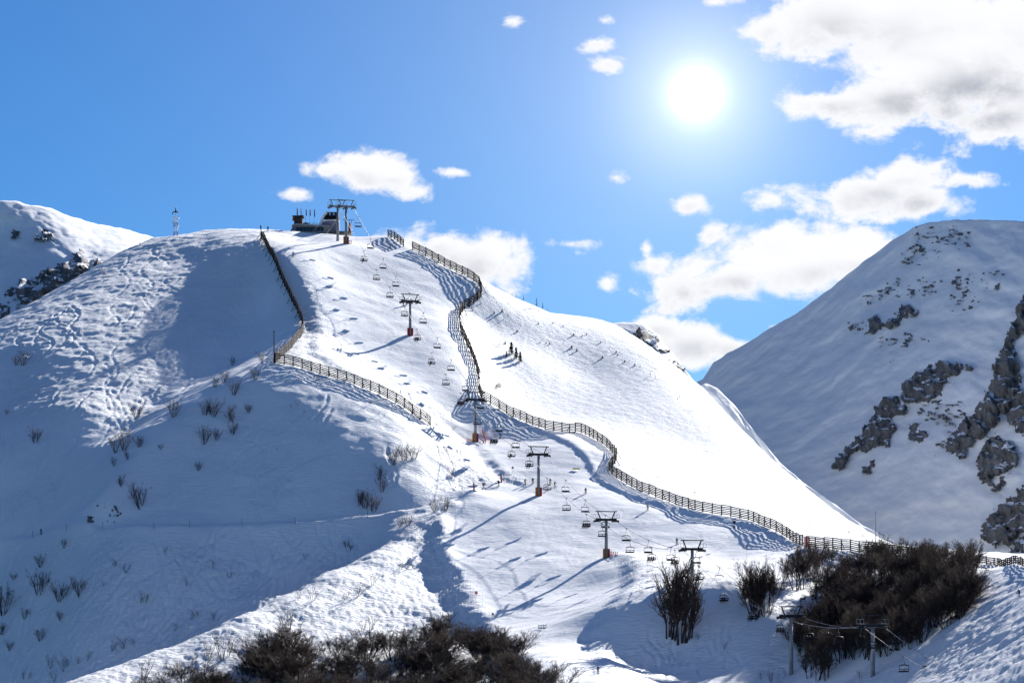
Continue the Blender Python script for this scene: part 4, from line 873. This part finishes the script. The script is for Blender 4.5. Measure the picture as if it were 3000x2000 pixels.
# ------------------------------------------------------------------ summit station and hut
def station():
    D0=936.0; o=(800,540,7.84)
    base=Vector(hit(925,686)); base=Vector(((925-CX)/F*D0,D0,(HY-690)/F*D0))
    r=empty('lift_station',base); tag(r,'chairlift top station with slanted dark hood and low stone base on the summit','building')
    def W(zx,zy,dy=0.0): px,py=o[0]+zx/o[2],o[1]+zy/o[2]; return Vector(((px-CX)/F*D0,D0+dy,(HY-py)/F*D0))-base
    def part(name,poly,mt,thick,dy=0.0,parent=None): return MB().prism([W(x,y,dy) for x,y in poly],(0,thick,0)).build(name,mt,parent or r)
    st=part('stone_base',[(385,1130),(450,935),(540,920),(700,925),(1180,958),(1290,960),(1300,1130)],STONE,9)
    part('cornice',[(440,925),(540,905),(700,908),(1180,940),(1300,945),(1300,972),(1180,968),(540,938),(430,955)],mat('concrete',(.45,.43,.40),.9,.3,1.0),9.6,-.35)
    for k in range(8):
        x0=530+k*80; wn=part('window',[(x0,992),(x0+70,994),(x0+70,1075),(x0,1072)],GLASS,.12,-.1); part('frame',[(x0-6,985),(x0+76,987),(x0+76,994),(x0-6,992)],DARK,.2,-.22,wn)
    tw=part('tower',[(475,940),(475,725),(665,725),(662,940)],mat('dark_boards',(.055,.045,.038),.85,.4,1.2),4,1.2)
    part('tower_roof',[(438,738),(440,708),(695,703),(695,733)],DARK,5.2,.6,tw); part('shutter',[(436,826),(448,742),(492,758),(482,832)],mat('red_shutter',(.20,.05,.03),.8,.2),.3,.9,tw)
    part('low_roof',[(655,935),(680,872),(740,852),(800,868),(885,940)],DARK,5,2)
    m=MB()
    for x in(830,915,1005): m.bar(W(x,930,1),W(x,862,1),.08,.08)
    for y in(865,890): m.bar(W(820,y,1),W(1020,y+8,1),.08,.08)
    m.build('railing',STEEL,r)
    part('slanted_fin',[(1025,958),(1118,735),(1200,622),(1245,650),(1155,765),(1100,955)],WHITEP,2.2,.8)
    hd=part('hood',[(1200,620),(1450,623),(1505,660),(1505,765),(1330,768),(1130,728)],mat('hood_blue_black',(.02,.025,.05),.25,.2,1.0),7,1.4)
    for p in([(1278,640),(1303,640),(1333,742),(1300,748)],[(1368,640),(1398,640),(1422,742),(1392,748)]): part('stripe',p,WHITEP,.06,1.33,hd)
    part('housing',[(1150,832),(1505,842),(1505,1075),(1340,1075),(1300,965),(1100,958)],PURPLE,7,1.6)
    for y in(768,806): part('fascia',[(1195,y),(1495,y-6),(1495,y+20),(1190,y+24)],WHITEP,6,1.0)
    m=MB()
    for k in range(9): x=1205+k*32; m.box(W(x,742+6*math.sin(k*2.1),1.0),(1.6/ o[2]*4,.8,.9))
    m.tube([W(1160,790,.9),W(1500,780,.9)],.25,6); m.build('tyre_conveyor',DARK,r)
    part('deck',[(1300,1068),(1795,1082),(1795,1135),(1300,1130)],mat('deck_planks',(.13,.115,.10),.85,.3,1.0),6,-.4)
    m=MB(); m.bar(W(1590,802,.5),W(1872,822,.5),.16,.16)
    for x,y in((1747,812),(1797,820)): m.bar(W(x,1100,.5),W(x,y,.5),.13,.13)
    m.build('gantry',DARK,r)
    for x,mt in((1752,RED),(1790,WHITEP)): MB().box(W(x,1000,.3),(.7,.15,3.2)).build('gate_panel',mt,r)
    cols=[RED,WHITEP,RED,DARK,RED]
    for k,(x,y0,y1) in enumerate([(525,515,665),(615,522,668),(735,545,680),(822,548,678),(925,545,705)]):
        b0=W(x,940,.2); b0=W(x,935,3.5); f=empty('flag',b0+base); tag(f,'%s flag from the left above the station'%ordw(k),'flag','flags on the station')
        top=W(x,y0-6,3.5)-b0; MB().tube([(0,0,-.6),tuple(top)],.035,5).build('flagpole',STEEL,f)
        m=MB(); L=(y1-y0)/o[2]/F*D0; zt=top.z-.1; n=5; vs=[]; 
        for j in range(n+1):
            u=j/n; z=zt-u*L; wv=.16*math.sin(3*u+k); vs+=[(.05,wv*.4,z),(.26+.16*u,wv,z-.25*u)]
        m.add(vs,[(2*j,2*j+1,2*j+3,2*j+2) for j in range(n)]); cl=m.build('cloth',cols[k],f); so=cl.modifiers.new('thick','SOLIDIFY'); so.thickness=.03
station()
print('structures',round(time.time()-T0,1))
# ------------------------------------------------------------------ bare trees and shrubs
def seg_mesh(name,segs,material,n=3):
    A=np.array([s[0] for s in segs]); B=np.array([s[1] for s in segs]); ra=np.array([s[2] for s in segs]); rb=np.array([s[3] for s in segs])
    t=B-A; t/=np.linalg.norm(t,axis=1,keepdims=True)+1e-9; h=np.where(np.abs(t[:,2:3])<.9,np.array([[0,0,1.]]),np.array([[1.,0,0]])); u=np.cross(t,h); u/=np.linalg.norm(u,axis=1,keepdims=True); v=np.cross(t,u)
    V=[]
    for Pp,rr in((A,ra),(B,rb)):
        for k in range(n): a_=2*math.pi*k/n; V.append(Pp+rr[:,None]*(math.cos(a_)*u+math.sin(a_)*v))
    V=np.stack(V,1); m=len(segs); base=(np.arange(m)*2*n)[:,None]; f=np.concatenate([base+np.array([[k,(k+1)%n,n+(k+1)%n,n+k]]) for k in range(n)],0).astype(np.int32)
    me=bpy.data.meshes.new(name); me.vertices.add(m*2*n); me.vertices.foreach_set('co',V.reshape(-1).astype(np.float32)); me.loops.add(f.size); me.loops.foreach_set('vertex_index',f.ravel()); me.polygons.add(len(f)); me.polygons.foreach_set('loop_start',np.arange(0,f.size,4,dtype=np.int32)); me.polygons.foreach_set('loop_total',np.full(len(f),4,np.int32)); me.update(calc_edges=True); me.materials.append(material); return me
def bare_tree(seed,stems,spread,kids,fine,thick=1.0,lean=.25):
    "unit-height plant: stems fan out from the base and fork into fine twigs"
    r=random.Random(seed); trunk=[]; crown=[]
    def rv(s): return np.array([r.gauss(0,s),r.gauss(0,s),r.gauss(0,s*.6)])
    def grow(p,d,L,rad,lev):
        n=3 if lev<2 else 2; pts=[p]
        for k in range(n):
            d=d+rv(.13+.05*lev)+np.array([0,0,.05]); d/=np.linalg.norm(d); q=pts[-1]+d*L/n; pts.append(q)
            r0=rad*(1-.75*k/n); r1=rad*(1-.75*(k+1)/n); (trunk if lev==0 else crown).append((pts[-2],q,r0,r1))
        if lev>=3: return
        for k in range(kids[lev]):
            u=r.uniform(.25,1.0); i=min(int(u*n),n-1); b=pts[i]+(pts[i+1]-pts[i])*(u*n-i); nd=d+rv(.42)+np.array([0,0,.12]); nd/=np.linalg.norm(nd)
            grow(b,nd,L*r.uniform(.38,.62)*(1-.25*u),max(rad*.45,fine),lev+1)
    for s in range(stems):
        a_=r.uniform(0,6.28); sp=spread*r.uniform(.3,1.0); d=np.array([math.cos(a_)*sp,math.sin(a_)*sp,1.0]); d/=np.linalg.norm(d)
        grow(np.array([math.cos(a_)*.05*stems**.5*.5,math.sin(a_)*.05*stems**.5*.5,-.05]),d,r.uniform(.62,.95),.016*thick*r.uniform(.7,1.1),0)
    return seg_mesh('trunk',trunk,BARK,5),seg_mesh('crown',crown,TWIG,3)
TREES=[bare_tree(10+i,7+i%2,.46,(11,8,7),.0021,.85) for i in range(6)]         # thicket trees
SHRUB=[bare_tree(40+i,11+i%4,.55,(5,3,2),.0042,.8) for i in range(5)]          # dense low shrubs
SPARSE=[bare_tree(60+i,4+i%3,.6,(4,3,2),.0045,.9) for i in range(4)]           # thin twigs
TALL=[bare_tree(80+i,3,.16,(16,6,4),.0036,1.5) for i in range(3)]              # taller trees of the clump
def plant(kind,set_,k,loc,h,rz,label,cat,group,sx=1.0):
    o=empty(kind,loc,rz); o.scale=(h*sx,h*sx,h); tag(o,label,cat,group); t,c=set_[k%len(set_)]
    obj('trunk' if cat=='tree' else 'stems',t,None,o); obj('crown' if cat=='tree' else 'twigs',c,None,o); return o
def scatter(poly,n,seed,mind):
    r=np.random.default_rng(seed); xs=[p[0] for p in poly]; ys=[p[1] for p in poly]; out=[]; tries=0
    while len(out)<n and tries<n*60:
        tries+=1; p=(r.uniform(min(xs),max(xs)),r.uniform(min(ys),max(ys)))
        if inpoly(np.array([p[0]]),np.array([p[1]]),poly)[0]:
            h_=hit(*p)
            if all((h_[0]-q[0])**2+(h_[1]-q[1])**2>mind**2 for q in out): out.append(h_)
    return out
r_=np.random.default_rng(5)
# thicket along the bottom edge
for h_ in scatter([(380,2075),(520,2005),(640,1965),(780,1925),(850,1890),(920,1905),(1000,1925),(1100,1925),(1190,1890),(1280,1870),(1390,1872),(1440,1905),(1560,1955),(1620,2000),(1640,2160),(380,2200)],165,3,1.6):
    plant('bare_tree',TREES,int(r_.integers(6)),h_-np.array([0,0,.1]),r_.uniform(5.0,7.6),r_.uniform(0,6.28),'bare brown tree packed in the dark thicket along the bottom edge','tree','thicket trees along the bottom edge',r_.uniform(1.3,1.7))
# forest on the right knoll
for h_ in scatter([(2350,1790),(2420,1735),(2470,1690),(2540,1655),(2620,1645),(2700,1648),(2790,1652),(2850,1668),(2860,1745),(2810,1825),(2700,1885),(2610,1925),(2500,1950),(2440,1950),(2380,1950),(2345,1900)],130,4,1.8):
    if h_[1]<316/(.41+h_[0]/h_[1])+7: continue
    plant('bare_tree',TREES,int(r_.integers(6)),h_-np.array([0,0,.1]),r_.uniform(5.6,8.2),r_.uniform(0,6.28),'bare brown tree in the dense dark forest on the right knoll','tree','forest trees on the right knoll',r_.uniform(1.0,1.35))
def row(lst,set_,kind,cat,group,fmt,sx=1.0,hs=1.0):
    lst=sorted(lst)
    for i,(px,py,hp) in enumerate(lst):
        hp*=hs
        h_=hit(px,py); hm=hp/F*h_[1]; plant(kind,set_,int(r_.integers(len(set_))),h_-np.array([0,0,.06]),hm,r_.uniform(0,6.28),fmt%ordw(i),cat,group,sx*r_.uniform(.9,1.1))
row([(1955,1868,175),(1970,1880,205),(1990,1885,225),(2008,1890,200),(2022,1870,170),(1980,1862,160)],TALL,'bare_tree','tree','clump of bare trees by the pylon','%s tree from the left in the tall bare clump below the pylon',.62)
row([(2200,1800,140),(2222,1805,155),(2245,1802,145),(2210,1815,120)],TREES,'bare_tree','tree','bare trees under the ropes','%s tree from the left in the round clump where the ropes pass',.8)
row([(2330,1728,105),(2350,1725,115),(2375,1705,110),(2400,1690,95),(2435,1660,60)],TREES,'bare_tree','tree','bare trees below the fence corner','%s bare tree from the left just below the fence corner',.9)
row([(2370,1985,95),(2395,1992,105),(2420,1990,90)],TREES,'bare_tree','tree','trees right of the tallest pylon','%s brown tree from the left at the foot of the tallest pylon',.95)
row([(2665,1905,80),(2690,1890,60)],TREES,'bare_tree','tree','trees at the forest foot','%s slender tree from the left at the foot of the forest',.6)
row([(400,1225,48),(510,1220,58)],SHRUB,'bare_shrub','shrub','shrubs','%s large shrub from the left astride the edge of the spur',1.0)
row([(48,1070,34),(68,1070,42),(103,1295,50),(20,1215,20)],SHRUB,'bare_shrub','shrub','shrubs','%s shrub from the left in the shaded left bowl')
row([(680,1070,24),(630,1135,30),(655,1120,32),(765,1060,30),(750,1112,34),(685,1155,42)],SHRUB,'bare_shrub','shrub','shrubs','%s shrub from the left near the crest of the spur')
row([(600,1218,44),(625,1220,52),(680,1235,50),(727,1210,24),(598,1300,52),(635,1290,38),(680,1275,40),(582,1377,30)],SHRUB,'bare_shrub','shrub','shrubs','%s shrub from the left on the shaded face left of the long fence')
row([(340,1325,50),(365,1318,62),(408,1310,38),(375,1345,26),(335,1365,26),(355,1427,34),(472,1320,18),(412,1490,72)],SHRUB,'bare_shrub','shrub','shrubs','%s shrub from the left along the lower edge of the spur')
row([(1155,1360,52),(1185,1350,54),(1212,1345,46),(1120,1440,48),(1110,1405,44),(1070,1488,60),(1050,1478,44),(1095,1500,54)],SHRUB,'bare_shrub','shrub','shrubs','%s shrub from the left in the group at the foot of the shaded face')
row([(930,1115,18),(852,1195,14),(872,1190,16),(1085,1185,16),(1110,1215,12),(1125,1220,12),(890,1212,12),(725,1205,20),(812,1320,10)],SPARSE,'bare_shrub','shrub','shrubs','%s wisp of twigs from the left on the shaded face under the long fence')
row([(118,1660,36),(115,1742,78),(175,1762,60),(235,1748,54),(40,1700,22),(10,1800,80),(188,1608,26),(72,1815,32),(178,1818,28),(118,1877,38),(28,1905,30),(5,1860,36)],SHRUB,'bare_shrub','shrub','shrubs','%s shrub from the left in the lower left bowl, below the path')
row([(335,1662,24),(368,1675,36),(483,1622,24),(622,1667,28),(672,1695,28),(545,1715,24),(412,1767,22),(425,1765,34),(305,1718,18),(895,1640,20)],SPARSE,'bare_shrub','shrub','shrubs','%s wisp of shrub from the left among the ski tracks below the path')
row([(1195,1540,34),(1172,1545,28),(1275,1500,36),(1305,1495,42),(1015,1605,24),(1030,1612,18)],SHRUB,'bare_shrub','shrub','shrubs','%s shrub from the left sprouting behind the crest of the near ridge')
row([(150,1960,44),(188,1965,50),(255,1935,34),(325,1910,40),(362,1900,42),(390,1890,26),(515,1848,28),(560,1815,26),(575,1810,32),(628,1815,28),(160,1995,40),(70,1990,30),(85,1990,26),(230,1945,24)],SPARSE,'bare_shrub','shrub','shrubs','%s bare bush from the left along the crest of the near ridge')
row([(915,1760,46),(875,1752,30),(1045,1750,52),(1010,1760,40),(1090,1715,44),(1175,1670,26),(1190,1668,30),(1085,1845,54),(1065,1850,40),(820,1868,72),(848,1850,76),(800,1885,60),(610,1925,64),(650,1930,84),(668,1920,70),(560,1960,50),(600,1972,72),(420,1990,70),(500,1985,60),(520,1975,40)],SPARSE,'bare_shrub','shrub','shrubs','%s thin bush from the left on the lit front of the near ridge')
row([(1310,1330,28),(1345,1335,30),(1325,1400,36),(1330,1260,14)],SPARSE,'bare_shrub','shrub','shrubs','%s pale bush from the left on the rough bank below the fence end')
row([(2120,1905,30),(2048,1872,26),(1880,1740,28),(2520,1985,26),(2260,1995,36),(2230,1990,28)],SPARSE,'bare_shrub','shrub','shrubs','%s twiggy bush from the left on the shaded hillock at lower right')
row([(305,805,26),(312,815,22),(408,722,18)],SPARSE,'bare_shrub','shrub','shrubs','%s bush from the left on the left skyline of the bowl')
# ------------------------------------------------------------------ dwarf conifers and larches on the white flank
def conifer(seed,sparse):
    r=random.Random(seed); tr=[((0,0,-.1),(0,0,.55),.022,.014),((0,0,.55),(r.gauss(0,.02),0,1.0),.014,.003)]; br=[]
    n=70 if sparse else 170
    for k in range(n):
        z=r.uniform(.12 if not sparse else .25,.98); L=(.34 if not sparse else .24)*(1.03-z)*r.uniform(.6,1.15)+.03; a_=r.uniform(0,6.28); d=np.array([math.cos(a_),math.sin(a_),r.uniform(-.35,.15)]); p=np.array([0,0,z]); q=p+d*L
        br.append((p,q,.012 if sparse else .022,.004))
        if not sparse:
            for j in range(4): u=r.uniform(.3,1); b=p+(q-p)*u; br.append((b,b+np.array([r.gauss(0,.05),r.gauss(0,.05),r.uniform(-.05,.02)]),.018,.006))
    trk=seg_mesh('trunk',[(np.array(a),np.array(b),c,d) for a,b,c,d in tr],BARK,5); return trk,seg_mesh('crown',br,TWIG if sparse else NEEDLE,3)
SPRUCE=[conifer(200+i,False) for i in range(3)]; LARCH=[conifer(220+i,True) for i in range(3)]
row([(1500,858,10),(1512,862,14),(1534,874,20),(1572,905,34),(1590,910,26),(1603,914,12)],LARCH,'larch_tree','tree','larches on the skyline','%s thin larch from the left on the skyline of the white flank',.8)
row([(1498,1040,38),(1512,1052,34),(1524,1062,32),(1484,1046,18)],SPRUCE,'dwarf_spruce','tree','dwarf conifers','%s dark spruce from the left in the biggest group on the white flank',.75)
row([(1471,915,16),(1448,920,12),(1480,1008,14),(1680,985,14),(1675,1020,16),(1690,1030,14),(1578,950,9),(1620,948,9),(1582,1005,8),(1600,1008,9),(1515,975,14),(1650,958,8),(1610,1010,12),(1706,985,8),(1718,982,9),(1760,1005,10),(1765,1050,14),(1805,1035,12),(1810,1042,10),(1830,1062,12),(1860,1072,12)],SPRUCE,'dwarf_spruce','tree','dwarf conifers','%s small dark conifer from the left dotted over the white flank',1.3,.6)
row([(1488,930,24),(1462,1015,30),(1668,950,18),(1785,1025,18),(1845,1060,20),(1875,1080,22),(1905,1105,26),(1990,1165,24),(1985,1172,16),(1920,1110,20)],LARCH,'larch_tree','tree','larches on the white flank','%s bare larch from the left on the open white flank',.9,.6)
print('plants',round(time.time()-T0,1),len(sc.objects))
